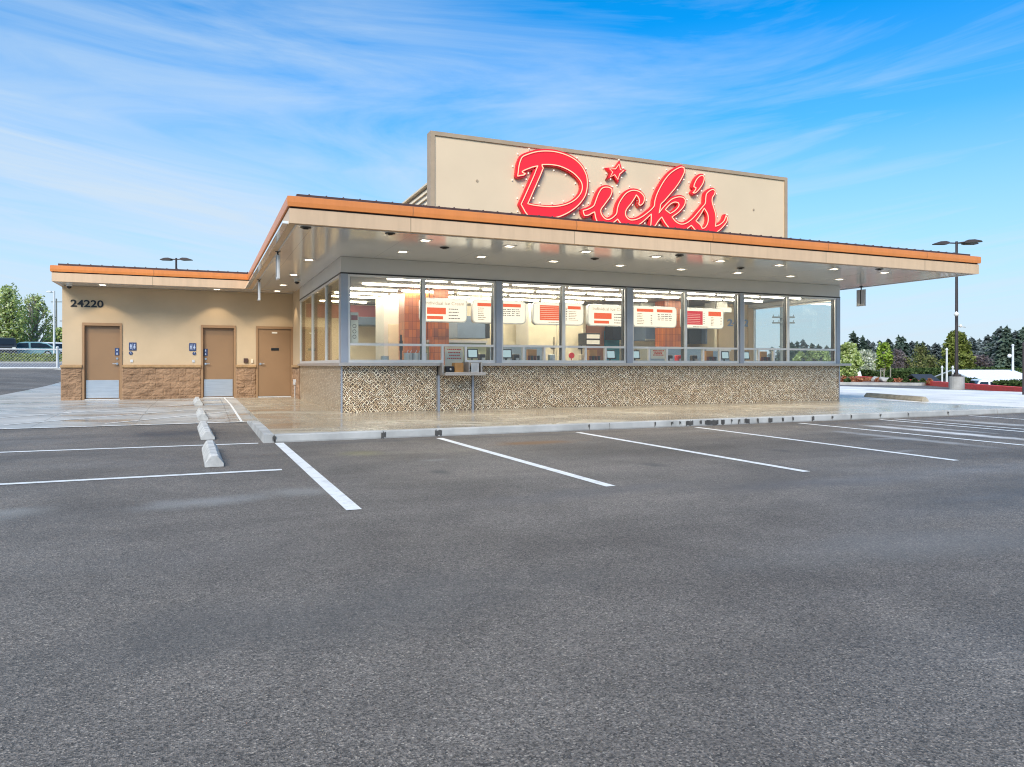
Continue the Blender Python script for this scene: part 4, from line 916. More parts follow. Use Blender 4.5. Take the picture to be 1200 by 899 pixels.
# ceiling strip lights
m0 = MB(); m0.box(-0.69, 0.69, -.035, .035, -.04, -.003, .008); s0 = m0.build('strip_light', M['strip'])
first = True
for r_, (y, x0, n) in enumerate([(15.75, 3.75, 8), (16.95, 3.45, 8), (18.15, 3.2, 6), (19.3, 3.2, 5), (20.3, 3.2, 2), (21.9, 3.2, 1)]):
    for i in range(n):
        x = x0 + .7 + i * 1.5
        if x > 15.2: continue
        lb = f'long glowing strip light in the {ORDS[r_]} ceiling row behind the glass, {ORDS[i]} from the left'
        if first: s0.location = (x, y, 3.0); tag(s0, lb, 'strip light', 'ceiling strip lights in the kitchen'); first = False
        else: copy_tree(s0, None, (x, y, 3.0), None, lb)

# lit menu boards
def rrect(x0, x1, z0, z1, r, n=6):
    o = []
    for cx, cz, a0 in ((x1 - r, z0 + r, -90), (x1 - r, z1 - r, 0), (x0 + r, z1 - r, 90), (x0 + r, z0 + r, 180)):
        for k in range(n + 1): a = R(a0 + 90 * k / n); o.append((cx + r * cos(a), cz + r * sin(a)))
    return o
def board(x0, x1, z0, z1, kind, label, Y=17.0, grey=False):
    t = thing('menu_board', ((x0 + x1) / 2, Y, z1 + .28), label, 'menu board', 'lit menu boards above the counter'); rng = random.Random(int(x0 * 100))
    shape2d([rrect(x0, x1, z0, z1, .11)], Y, .12, 'cabinet', M['galv'], t)
    shape2d([rrect(x0 + .025, x1 - .025, z0 + .025, z1 - .025, .095)], Y - .004, .02, 'lit_face', M['boardlit'], t)
    m = MB()
    for hx in (x0 + .25, x1 - .25): m.cyl((hx, Y + .06, z1), (hx, Y + .06, 3.0), .008)
    m.build('hanger', M['alu_d'], t)
    y = Y - .004; W_ = x1 - x0; H_ = z1 - z0
    def lines(m, a, b, c, d, rows, cols=1, th=.02):
        for r_ in range(rows):
            zz = d - (d - c) * (r_ + .5) / rows
            for q in range(cols):
                xa = a + (b - a) * q / cols; xb = xa + (b - a) / cols * rng.uniform(.55, .85); xx = xa
                while xx < xb: wd = rng.uniform(.02, .06); m.box(xx, min(xx + wd, xb), y - .004, y - .001, zz - th / 2, zz + th / 2); xx += wd + .012
    def blk(a, b, c, d, mat): m = MB(); m.box(x0 + a * W_, x0 + b * W_, y - .003, y - .0005, z0 + c * H_, z0 + d * H_); m.build('printed_panel', mat, t)
    dk = MB(); gr = MB()
    if kind == 'ice':
        text('Individual Ice Cream', .115, (x0 + .52 * W_, y - .002, z0 + .78 * H_), t, M['gprint'], 'heading', .001, 0, width=.82 * W_)
        blk(.14, .54, .33, .6, M['oprint']); blk(.14, .48, .12, .25, M['oprint']); lines(dk, x0 + .6 * W_, x0 + .93 * W_, z0 + .1 * H_, z0 + .62 * H_, 4, 1, .022)
    elif kind == 'two':
        blk(.09, .46, .72, .86, M['oprint']); blk(.54, .9, .72, .86, M['oprint'])
        text('SHAKES', .07, (x0 + .27 * W_, y - .005, z0 + .79 * H_), t, M['boardlit'], 'heading', .001) if False else None
        lines(gr, x0 + .1 * W_, x0 + .28 * W_, z0 + .12 * H_, z0 + .68 * H_, 7, 1, .018); lines(dk, x0 + .4 * W_, x0 + .45 * W_, z0 + .12 * H_, z0 + .6 * H_, 6, 1, .018); lines(dk, x0 + .56 * W_, x0 + .9 * W_, z0 + .32 * H_, z0 + .66 * H_, 4, 4, .02)
    elif kind == 'orange':
        blk(.13, .62, .2, .86, M['oprint']); blk(.68, .94, .72, .86, M['oprint']); lines(dk, x0 + .64 * W_, x0 + .68 * W_, z0 + .2 * H_, z0 + .8 * H_, 8, 1, .02); lines(gr, x0 + .7 * W_, x0 + .93 * W_, z0 + .2 * H_, z0 + .65 * H_, 6, 1, .016); lines(gr, x0 + .3 * W_, x0 + .62 * W_, z0 + .08 * H_, z0 + .14 * H_, 1, 1, .016)
        m = MB(); [m.box(x0 + .14 * W_, x0 + .55 * W_, y - .005, y - .0032, z0 + (.28 + .085 * i) * H_, z0 + (.29 + .085 * i) * H_) for i in range(7)]; m.build('printed_rule', M['boardlit'], t)
    else:
        blk(.04, .48, .18, .84, M['rprint']); blk(.62, .93, .62, .84, M['oprint']); lines(gr, x0 + .68 * W_, x0 + .78 * W_, z0 + .15 * H_, z0 + .58 * H_, 6, 1, .018); lines(dk, x0 + .5 * W_, x0 + .54 * W_, z0 + .2 * H_, z0 + .8 * H_, 6, 1, .02); lines(dk, x0 + .25 * W_, x0 + .8 * W_, z0 + .05 * H_, z0 + .11 * H_, 1, 1, .02); lines(dk, x0 + .92 * W_, x0 + .95 * W_, z0 + .18 * H_, z0 + .55 * H_, 5, 1, .018)
        m = MB(); [m.box(x0 + .06 * W_, x0 + .42 * W_, y - .005, y - .0032, z0 + (.26 + .085 * i) * H_, z0 + (.27 + .085 * i) * H_) for i in range(6)]; m.build('printed_rule', M['boardlit'], t)
    for mm, mt, n_ in ((dk, M['bprint'], 'dark_print'), (gr, M['gprint'], 'grey_print')):
        if len(mm.b.verts): mm.build(n_, mt, t)
        else: mm.b.free()
ZB0, ZB1 = 2.13, 2.72
board(4.86, 6.06, ZB0, ZB1, 'ice', 'lit menu board headed in pale script with two orange blocks, leftmost of the boards')
board(6.20, 7.66, ZB0, ZB1, 'two', 'lit menu board with two short orange headers, second from the left')
board(7.86, 9.34, ZB0, ZB1, 'orange', 'lit menu board with one big solid orange block, third from the left')
board(9.47, 10.82, ZB0, ZB1, 'ice', 'lit menu board with pale script heading and two orange blocks, fourth from the left')
board(10.87, 12.32, ZB0, ZB1, 'two', 'lit menu board with two orange headers in front of the right-hand orange column')
board(12.52, 13.97, ZB0, ZB1, 'red', 'lit menu board with a solid red block, rightmost of the boards')

# kitchen furniture
def kt(name, label, cat, px0, px1, y0, y1, Y, dep, mat, extra=None, group=None):
    a, b = at(px0, y1, Y), at(px1, y0, Y); t = thing(name, ((a.x + b.x) / 2, Y + dep / 2, a.z), label, cat, group)
    m = MB(); m.box(a.x, b.x, Y, Y + dep, a.z, b.z, .012); m.build('body', mat, t)
    if extra: extra(t, a.x, b.x, a.z, b.z, Y)
    return t
def col_thing(px0, px1, Y, dep, label):
    a, b = at(px0, 400, Y), at(px1, 400, Y); t = MB(); t.box(a.x, b.x, Y, Y + dep, .125, 2.998)
    o = t.build('tiled_column', M['otile'], B); o['label'] = label; return o
col_thing(474, 507, 18.2, .6, 'orange glazed tile column')
a, b = at(507, 400, 16.6), at(527, 400, 16.6)
col_thing(508, 526, 17.6, .5, 'orange glazed tile column'); col_thing(779, 801, 18.0, .5, 'orange glazed tile column')
def fridge(t, x0, x1, z0, z1, Y):
    n = max(1, int((x1 - x0) / .7)); 
    for i in range(n):
        xa = x0 + (x1 - x0) * i / n; xb = x0 + (x1 - x0) * (i + 1) / n
        m = MB(); m.box(xa + .015, xb - .015, Y - .03, Y - .001, z0 + .1, z1 - .05, .008); d_ = m.build('door', M['cream'], t)
        m = MB(); m.cyl((xb - .1, Y - .07, z0 + (z1 - z0) * .45), (xb - .1, Y - .07, z0 + (z1 - z0) * .65), .014); m.cyl((xb - .2, Y - .06, z0 + (z1 - z0) * .53), (xb - .06, Y - .06, z0 + (z1 - z0) * .53), .02); m.build('handle', M['alu_d'], d_)
def stand(label, name, cat, x0, x1, Y, dep, z1, mat, extra=None, group=None):
    t = thing(name, ((x0 + x1) / 2, Y + dep / 2, .125), label, cat, group); m = MB(); m.box(x0, x1, Y, Y + dep, .125, z1, .01); m.build('body', mat, t)
    if extra: extra(t, x0, x1, .125, z1, Y)
    return t
def legs(t, x0, x1, z0, z1, Y):
    m = MB(); m.box(x0 - .03, x1 + .03, Y - .03, Y - .001, z1 - .05, z1 + .01); m.build('edge', M['alu'], t)
stand('white walk-in cold room left of the orange column, behind the first window', 'cold_room', 'cold room', 4.55, 5.15, 19.5, 1.0, 2.99, M['white'], lambda t, x0, x1, z0, z1, Y: (MB().box(x0 + .12, x1 - .12, Y - .03, Y - .001, .2, 2.2, .01).build('door', M['cream'], t)))
stand('cream cold-store front with two dark door handles behind the middle windows', 'cold_store', 'cold store', 8.85, 10.7, 19.5, .9, 2.9, M['white'], fridge)
stand('long sage green worktop behind the second window', 'worktop', 'worktop', 5.35, 6.95, 18.0, .8, 1.72, M['greenst'], legs)
stand('low steel prep counter behind the middle windows', 'prep_counter', 'counter', 7.1, 8.7, 18.1, .8, 1.62, M['greysteel'], legs)
stand('long steel prep table in front of the right-hand orange column', 'prep_table', 'table', 11.6, 13.6, 17.4, .5, 1.6, M['greysteel'], legs)
stand('steel prep table behind the seventh window', 'prep_table', 'table', 13.75, 14.6, 17.5, .6, 1.55, M['greysteel'], legs)
kt('extractor_hood', 'blue-grey extractor hood behind the leftmost menu boards', 'hood', 536, 569, 371, 396, 19.2, .8, M['blue'], lambda t, x0, x1, z0, z1, Y: MB().box(x1 + .001, x1 + .12, Y - .02, Y + .8, z0, z1).build('side_panel', M['dark'], t))
kt('extractor_hood', 'blue-grey hood below the mauve band at the far left of the kitchen', 'hood', 417, 451, 372, 380.5, 21.9, .9, M['blue'])
kt('extractor_hood', 'blue-grey hood left of the right-hand orange column', 'hood', 756, 781, 380, 399, 19.0, .8, M['blue'], lambda t, x0, x1, z0, z1, Y: MB().box(x0, x1, Y - .02, Y - .001, z0, z0 + .05).build('rim', M['galv'], t))
kt('extractor_hood', 'dark grey hood right of the right-hand orange column', 'hood', 808, 827, 384, 403, 19.0, .8, M['alu_d'])
kt('extractor_hood', 'blue hood on the far right beside the tan wall', 'hood', 827, 845, 384, 403, 18.8, .8, M['blue'])
kt('wall_cabinet', 'dark cabinet against the teal wall panel', 'cabinet', 718, 730, 382, 398, 19.8, .5, M['dark'])
kt('bread_rack', 'dark rack with white trays against the brown wall', 'rack', 686.5, 703.5, 390.5, 404.5, 19.0, .5, M['dark'], lambda t, x0, x1, z0, z1, Y: [MB().box(x0 + .03, x1 - .03, Y - .01, Y - .001, z0 + .03 + i * .17, z0 + .15 + i * .17).build('tray', M['white'], t) for i in range(2)])
for i, (x0, x1, y, z, lb) in enumerate([(6.7, 7.5, 18.6, 2.84, 'left of the middle'), (12.3, 13.4, 18.8, 2.8, 'above the two-header right menu board'), (14.2, 14.78, 17.6, 2.75, 'near the right end')]):
    m = MB(); m.box(x0, x1, y, y + .8, z - .08, z + .08, .03); m.box(x0 + .1, x1 - .1, y + .1, y + .7, z + .08, 2.999); m.solo('ceiling_air_unit', M['white'], f'white box-like air unit under the kitchen ceiling, {lb}', 'air unit', group='ceiling air units')

# inner service counter with its small things
m = MB(); m.box(XL + .3, 15.9, 15.41, 15.95, .125, 1.08, .01); bpart(m, 'service_counter', M['greysteel'])
def terminal(px, label, Y=15.5):
    x = at(px, 414, Y).x; z = 1.082
    t = thing('order_terminal', (x, Y, z), label, 'till', 'screen tills behind the serving windows')
    m = MB(); m.box(x - .07, x + .07, Y - .02, Y + .14, z, z + .02, .006); m.cyl((x, Y + .06, z + .02), (x, Y + .04, z + .2), .02); m.build('stand', M['dark'], t)
    m = MB(); m.obox((x, Y + .02, z + .26), .26, .03, .22, rx=R(-8), bev=.008); m.build('casing', M['black'], t)
    m = MB(); m.obox((x, Y + .0025, z + .263), .205, .006, .165, rx=R(-8)); m.build('screen', M['screen'], t)
for px, lb in ((554, 'black till with lit screen just right of the low counter hatch'), (594, 'black till with lit screen, first behind the third window'), (716, 'black till with lit screen at the right edge of the fourth window'), (745, 'black till with lit screen at the left edge of the fifth window'), (850, 'black till with lit screen at the right edge of the sixth window'), (874, 'black till with lit screen at the left edge of the seventh window')): terminal(px, lb)
def notice(px, w_, z0, z1, Y, label, rows, cat='notice'):
    x = at(px, 412, Y).x; t = thing('counter_notice', (x, Y, z0), label, cat, 'paper notices in the serving hatches')
    m = MB(); m.box(x - w_ / 2, x + w_ / 2, Y, Y + .006, z0, z1); m.build('paper', M['paper'], t)
    m = MB(); H_ = z1 - z0
    for i in range(rows):
        ww = w_ * (.36 - .05 * (i % 3)); zz = z1 - H_ * (.14 + .62 * i / rows); xx = x - ww
        rg = random.Random(i + int(px))
        while xx < x + ww: q = rg.uniform(.02, .05); m.box(xx, xx + q, Y - .003, Y - .0005, zz - .012, zz + .012); xx += q + .01
    m.build('printed_lines', M['redprint'], t)
notice(532, .42, 1.06, 1.48, 15.05, 'cream notice with red lettering inside the low counter hatch', 4)
notice(771, .40, 1.24, 1.47, 15.12, 'white notice with faint red lettering in the fifth window hatch', 4)
def cups(px, label, Y=15.25, mat=None, tall=False):
    x = at(px, 420, Y).x; z = 1.13; t = thing('condiment_rack', (x, Y, z), label, 'cup rack', 'cup racks in the serving hatches')
    m = MB(); m.box(x - .17, x + .17, Y - .07, Y + .07, z, z + .07, .005); m.build('tray', M['dark'], t)
    for i in range(4): m = MB(); m.cyl((x - .12 + .08 * i, Y, z + .01), (x - .12 + .08 * i, Y, z + .17), .026, .034, 14); m.build('cup_stack', M['cups'] if i % 2 == 0 else M['alu_d'], t)
    m = MB(); m.box(x - .1, x + .12, Y + .09, Y + .2, z, z + .32, .006); m.build('carton', M['wood'], t)
for px, lb in ((625.5, 'dark red cups and a tan carton in the hatch of the third window'), (697, 'dark red cups and a tan carton in the hatch of the fourth window'), (834, 'dark cups and an orange-tan carton in the sixth window hatch'), (897.5, 'dark cups and an orange-tan carton in the seventh window hatch')): cups(px, lb)
x = at(531, 432, 14.75).x; t = thing('napkin_holder', (x, 14.8, .906), 'dark napkin holder and brown box on the low counter', 'napkin holder')
m = MB(); m.box(x - .16, x + .02, 14.72, 14.84, .906, 1.06, .02); m.build('holder', M['dark'], t); m = MB(); m.sph((x - .07, 14.715, .99), .03); m.build('knob', M['steel'], t, smooth=True)
m = MB(); m.box(x + .04, x + .24, 14.76, 14.95, .906, 1.13, .006); m.solo('brown_box', M['wood'], 'brown cardboard box standing on the low counter beside the napkin holder', 'box')
rng = random.Random(3)
for i in range(5):
    x = at(477 + 5 * i, 417, 16.2).x; m = MB(); m.cyl((x, 16.2 + .08 * (i % 2), 1.12), (x, 16.2 + .08 * (i % 2), 1.34), .075, n=18); m.cyl((x, 16.2 + .08 * (i % 2), 1.34), (x, 16.2 + .08 * (i % 2), 1.36), .082, n=18); m.cyl((x, 16.2 + .08 * (i % 2), 1.36), (x + .03, 16.2 + .08 * (i % 2), 1.43), .008)
    m.solo('steel_pot', M['steel'], f'lidded steel pot in the row behind the first window, {ORDS[i]} from the left', 'pot', group='steel pots on the prep stand')
m = MB(); m.box(at(470, 400, 16).x, at(502, 400, 16).x, 15.97, 16.5, .125, 1.118, .01); m.solo('pot_stand', M['greysteel'], 'steel prep stand carrying the row of lidded pots', 'stand')
x = at(451, 416, 15.6).x; m = MB(); m.cyl((x, 15.6, 1.082), (x, 15.6, 1.28), .09, n=18); m.solo('steel_bucket', M['greysteel'], 'grey steel container on the counter behind the first window', 'container')
x = at(470, 415, 15.7).x; m = MB(); m.cyl((x, 15.7, 1.082), (x, 15.7, 1.75), .022); m.box(x - .05, x + .05, 15.65, 15.75, 1.082, 1.11); m.box(x - .03, x + .03, 15.67, 15.73, 1.4, 1.62); m.obox((x - .06, 15.7, 1.13), .2, .03, .02); m.solo('drink_tap', M['alu_d'], 'tall dark tap stand behind the first window', 'tap')
# poster strip taped to the first pane
t = thing('window_poster', (2.87, 14.93, 1.2), 'tall narrow poster with mauve panel taped inside the first window', 'poster')
m = MB(); m.box(2.80, 2.96, 14.93, 14.936, 1.53, 2.16); m.build('paper', M['paper'], t); m = MB(); m.box(2.815, 2.945, 14.926, 14.929, 2.0, 2.1); m.build('printed_panel', M['pink'], t)
m = MB()
for i in range(3): m.tube([(2.88 + .035 * cos(a * pi / 6), 14.927, 1.88 - i * .11 + .035 * sin(a * pi / 6)) for a in range(12)], .005, 4, closed=True)
m.build('printed_rings', M['bprint'], t)
# red round emblem on the counter behind the glass
x = at(669.5, 417, 15.3).x; m = MB(); m.cyl((x, 15.3, 1.31), (x, 15.27, 1.31), .07, n=24); m.cyl((x, 15.285, 1.129), (x, 15.285, 1.25), .01); m.solo('round_red_sign', M['signred'], 'small round red counter sign just right of the middle mullion', 'counter sign')
for i, (px, Y, c_) in enumerate([(648, 15.6, 'greysteel'), (786, 15.6, 'dark'), (797, 15.7, 'signside'), (815, 15.6, 'dark'), (566, 15.6, 'dark'), (606, 15.55, 'dark'), (684, 15.6, 'cream')]):
    x = at(px, 418, Y).x; t = thing('counter_machine', (x, Y, 1.082), f'small {"grey" if c_ == "greysteel" else "black" if c_ == "dark" else "red" if c_ == "signside" else "cream"} dispenser on the inner counter, {["behind the third window", "left behind the fifth window", "beside the black one in the fifth window", "behind the sixth window", "right of the leftmost till", "right of the second till", "behind the fourth window"][i]}', 'dispenser', 'dispensers on the inner counter')
    m = MB(); m.box(x - .07, x + .07, Y, Y + .16, 1.082, 1.34, .02); m.build('body', M[c_], t)
    m = MB(); m.box(x - .035, x + .035, Y - .04, Y, 1.2, 1.25, .005); m.cyl((x, Y - .02, 1.15), (x, Y - .02, 1.2), .012); m.build('spout', M['steel'], t)

# ================================================================== SITE
def pole_lamp(name, px, d, y_top, base, heads, label, arm=0.35, hw=0.62, mat='pole', r=.07, zbase=None):
    p = ad(px, HOR, d); zb = ter(p.x, p.y) if zbase is None else zbase; zt = ad(px, y_top, d).z
    t = thing(name, (p.x, p.y, zb), label, 'street lamp')
    if base:
        m = MB(); m.prism([(p.x + .32 * cos(a), p.y + .32 * sin(a)) for a in [R(45 * k + 22.5 - 23) for k in range(8)]], zb, zb + .58, 'Z') if False else m.cyl((p.x, p.y, zb), (p.x, p.y, zb + .58), .31, n=20)
        m.build('concrete_base', M['kerb'], t, smooth=False); z0 = zb + .58
        m = MB(); m.cyl((p.x, p.y, z0), (p.x, p.y, z0 + .1), .17, n=14); m.build('base_cover', M[mat], t)
    else: z0 = zb
    m = MB(); m.cyl((p.x, p.y, z0), (p.x, p.y, zt), r, r * .75, 10); m.build('pole', M[mat], t)
    right = Vector((cos(PSI), -sin(PSI), 0)); fwd = Vector((sin(PSI), cos(PSI), 0))
    for a in heads:
        dirv = (right * cos(R(a)) + fwd * sin(R(a))); s_ = Vector((p.x, p.y, zt - .08)); e_ = s_ + dirv * arm
        m = MB(); m.cyl(s_, e_ + Vector((0, 0, .02)), .03); yaw = math.atan2(dirv.y, dirv.x)
        ar = m.build('arm', M[mat], t)
        m = MB(); c = e_ + dirv * hw / 2
        for q, wq, tq in ((-.5, .14, .08), (-.3, .3, .12), (.15, .34, .12), (.5, .12, .05)): pass
        prof = [(-.5, -.03), (-.5, .05), (-.28, .09), (.1, .08), (.5, .0), (.48, -.035), (-.3, -.05)]
        bm_ = MB(); bm_.prism([(u * hw, v) for u, v in prof], -.15, .15, 'Y')
        me = bpy.data.meshes.new('x'); bm_.b.to_mesh(me); bm_.b.free(); m.b.from_mesh(me)
        bmesh.ops.transform(m.b, matrix=Matrix.Translation(c) @ Matrix.Rotation(yaw, 4, 'Z'), verts=m.b.verts)
        m.build('lamp_head', M[mat], ar)
    return t, p
lp, p = pole_lamp('street_lamp', 1121, 32.5, 283, True, [172, 8, -40], 'tall dark lot lamp with several flat heads on a round concrete base')
m = MB(); z = HC + (HOR - 367) / FPX * 32.5; m.cyl((p.x - .08, p.y - .1, z), (p.x - .3, p.y - .2, z + .03), .03); m.sph((p.x - .32, p.y - .22, z - .07), .1); z = HC + (HOR - 382) / FPX * 32.5; m.sph((p.x + .12, p.y - .1, z), .07); m.cyl((p.x, p.y, z), (p.x + .45, p.y - .1, z - .05), .02); m.build('pole_camera', M['white'], lp, smooth=True)
pole_lamp('street_lamp', 206.5, 40, 302.5, False, [178, 2], 'dark twin-headed parking lamp rising behind the left wing roof', arm=.25, hw=.6)
pole_lamp('street_lamp', 63.5, 62, 341, False, [180], 'slim pale lamp post with one short arm by the left fence', arm=.2, hw=.45, mat='polew', r=.09)
# utility pole seen through the corner glass
p = ad(916, HOR, 62); t = thing('utility_pole', (p.x, p.y, ter(p.x, p.y)), 'grey wooden utility pole with two crossarms seen through the right-hand corner glass', 'utility pole')
m = MB(); m.cyl((p.x, p.y, -2.9), (p.x, p.y, 10), .17, .13, 12); m.build('pole', M['util'], t)
for yy, hw in ((372, 13), (378.5, 13)):
    z = HC + (HOR - yy) / FPX * 62; w_ = hw / FPX * 62; rv = Vector((cos(PSI), -sin(PSI), 0)); m = MB(); m.obox((p.x, p.y - .2, z), 2 * w_, .1, .13, rz=-PSI); 
    for k in (-.9, -.4, .4, .9): q = Vector((p.x, p.y - .2, z)) + rv * w_ * k; m.cyl(q, q + Vector((0, 0, .22)), .03)
    m.build('crossarm', M['util'], t)
def stick(px, d, yt, yb_z, r, label, mat='polew', cat='pole', group='thin poles beyond the lot'):
    p = ad(px, HOR, d); zt = ad(px, yt, d).z; m = MB(); m.cyl((p.x, p.y, yb_z), (p.x, p.y, zt), r, r * .8, 8); m.cyl((p.x, p.y, zt), (p.x, p.y, zt + .12), r * 1.3, r * .6, 8); return m.solo('thin_pole', M[mat], label, cat, group=group)
stick(1109.5, 46, 410, -2.2, .07, 'white leaning-looking pole left of the big lot lamp'); stick(1104, 44, 431, -2.2, .06, 'short pale post beyond the red kerb, left of the white pole'); stick(1116.5, 44, 431, -2.2, .06, 'short pale post beyond the red kerb, just left of the lamp base')
stick(1187, 60, 405, -2.6, .1, 'white pole standing in front of the white-roofed building')
p = ad(1184, 417, 60); m = MB(); m.sph((p.x - .1, p.y, p.z), .16); m.solo('satellite_dish', M['white'], 'small white dish on the pole by the white-roofed building', 'dish')
stick(1199.3, 24, 405, 0, .035, 'dark post at the right edge of the picture', 'pole')
# red painted kerb at the edge of the lot
m = MB(); ax = Vector((16.9, 21.7, 0)).normalized(); c0 = Vector((30.6, 19.9, 0)); nrm = Vector((.789, -.614, 0))
for a in frange(-9, 27.5, 2.5)[:-1]:
    P0, P1 = c0 + ax * a, c0 + ax * (a + 2.48)
    q = [P0 - nrm * .22, P0 + nrm * .05, P1 + nrm * .05, P1 - nrm * .22]
    lo = [m.b.verts.new(v + Vector((0, 0, -.05))) for v in q]; hi = [m.b.verts.new(v + Vector((0, 0, .24))) for v in q]
    for f in ((0, 1, 2, 3),): m.b.faces.new([lo[i] for i in f]); m.b.faces.new([hi[i] for i in f][::-1])
    for i in range(4): m.b.faces.new((lo[i], lo[(i + 1) % 4], hi[(i + 1) % 4], hi[i]))
tag(m.build('red_kerb', M['redkerb']), kind='structure')
# planting bed
bd = [(32.1, 30.9), (35.3, 27.2), (36.3, 27.6), (47.0, 41.2), (52, 47.6), (44, 47), (36, 36)]
m = MB(); m.prism(bd, -.03, .13, 'Z'); tag(m.build('planting_bed', M['mulch']), kind='structure')
m = MB()
for a, b in zip(bd, bd[1:3]):
    a, b = Vector((*a, 0)), Vector((*b, 0)); d = (b - a).normalized(); q = Vector((d.y, -d.x, 0))
    m.prism([tuple((a + q * .16).xy), tuple((b + q * .16).xy), tuple((b + q * .003).xy), tuple((a + q * .003).xy)], -.02, .15, 'Z')
a, b = Vector((*bd[-1], 0)), Vector((*bd[0], 0)); d = (b - a).normalized(); q = Vector((d.y, -d.x, 0)); m.prism([tuple((a + q * .16).xy), tuple((b + q * .16).xy), tuple((b + q * .003).xy), tuple((a + q * .003).xy)], -.02, .15, 'Z')
tag(m.build('bed_kerb', M['kerb']), kind='structure')

# ------------------------------------------------------------------ vegetation
def leaf(b, c, s, rng, up=0.0):
    n = Vector((rng.gauss(0, 1), rng.gauss(0, 1), rng.gauss(0, 1) + up)).normalized(); u = n.orthogonal().normalized(); v = n.cross(u); a = rng.uniform(0, pi); u, v = u * cos(a) + v * sin(a), v * cos(a) - u * sin(a)
    k = s * rng.uniform(.6, 1.3)
    b.faces.new([b.verts.new(c + u * k), b.verts.new(c + v * k * .55), b.verts.new(c - u * k), b.verts.new(c - v * k * .55)])
def crown_pts(rng, clusters, n):
    out = []; tot = sum(r ** 2 for _, r in clusters)
    for c, r in clusters:
        for _ in range(int(n * r * r / tot)):
            v = Vector((rng.gauss(0, 1), rng.gauss(0, 1), rng.gauss(0, 1))).normalized() * r * (rng.random() ** .45)
            out.append(Vector(c) + v)
    return out
def leafy(h, w, n, ls, seed, mat, bark='bark', trunk=.25, r=.12, ncl=26, cr=.16, multi=1, base_z=0, shape=1.0):
    rng = random.Random(seed); cl = []; tb = MB(); z0 = h * trunk
    for k in range(multi):
        a = rng.uniform(0, 6.28); lean = .0 if multi == 1 else .12 * w
        top = Vector((lean * cos(a), lean * sin(a), h * .78)); tb.tube([(0, 0, -.3), (top.x * .3, top.y * .3, h * .3), tuple(top)], r * (1 if multi == 1 else .6), 7)
    for i in range(ncl):
        t_ = (i + .5) / ncl; z = z0 + (h - z0) * (t_ ** .9); e = math.sin(pi * min(1, (.12 + .88 * t_) ** shape)) ** .6 
        a = i * 2.399 + rng.uniform(-.3, .3); rr = w / 2 * e * rng.uniform(.45, .88)
        c = Vector((rr * cos(a), rr * sin(a), min(z, h - cr * h * .5))); rad = h * cr * rng.uniform(.65, 1.15) * (1 - .3 * t_)
        cl.append((c, rad)); s_ = Vector((0, 0, max(.12 * h, c.z - rr * .9 - .1 * h))); tb.tube([s_, (s_ + c) / 2 + Vector((0, 0, .03 * h)), c], r * .3, 5)
    m = MB()
    for c in crown_pts(rng, cl, n): leaf(m.b, c, ls, rng)
    return m, tb
def tree(name, loc, label, cat, group, h, w, n, ls, seed, mat, **k):
    m, tb = leafy(h, w, n, ls, seed, mat, **{q: v for q, v in k.items() if q != 'bark'})
    t = thing(name, loc, label, cat, group)
    a = tb.build('trunk', M[k.get('bark', 'bark')], None, smooth=True); a.parent = t
    b = m.build('crown', M[mat], None, recalc=False); b.parent = t; return t
def conifer_mesh(h, w, seed, dens=1.0, bare=.08):
    rng = random.Random(seed); m = MB(); nl = int(30 * dens) 
    for i in range(nl):
        t_ = i / nl; z = h * (bare + (1 - bare) * t_); L_ = w / 2 * (1 - t_) ** .62 * rng.uniform(.65, 1.2) + .16
        nb = int(9 - 4 * t_)
        for j in range(nb):
            a = rng.uniform(0, 6.28); d = Vector((cos(a), sin(a), 0)); Lb = L_ * rng.uniform(.55, 1.1); sp_ = rng.uniform(.25, .5)
            for k in range(4):
                f = (k + .6) / 4; c = Vector((0, 0, z)) + d * Lb * f + Vector((0, 0, -Lb * f * f * sp_ + rng.uniform(-.1, .1)))
                s_ = max(.3, Lb * .27) * (1.15 - .5 * f)
                for q in range(3):
                    n_ = Vector((rng.gauss(0, .5), rng.gauss(0, .5), 1)).normalized(); u = d.cross(n_).normalized(); v = (d + Vector((0, 0, -.5))).normalized(); o_ = Vector((rng.gauss(0, .3), rng.gauss(0, .3), rng.gauss(0, .25))) * s_
                    m.b.faces.new([m.b.verts.new(c + o_ + v * s_), m.b.verts.new(c + o_ + u * s_ * .55), m.b.verts.new(c + o_ - v * s_ * .7), m.b.verts.new(c + o_ - u * s_ * .55 + Vector((0, 0, -.1)))])
    for q in range(14): leaf(m.b, Vector((0, 0, h * (.94 + .005 * q))), .22, rng)
    return m
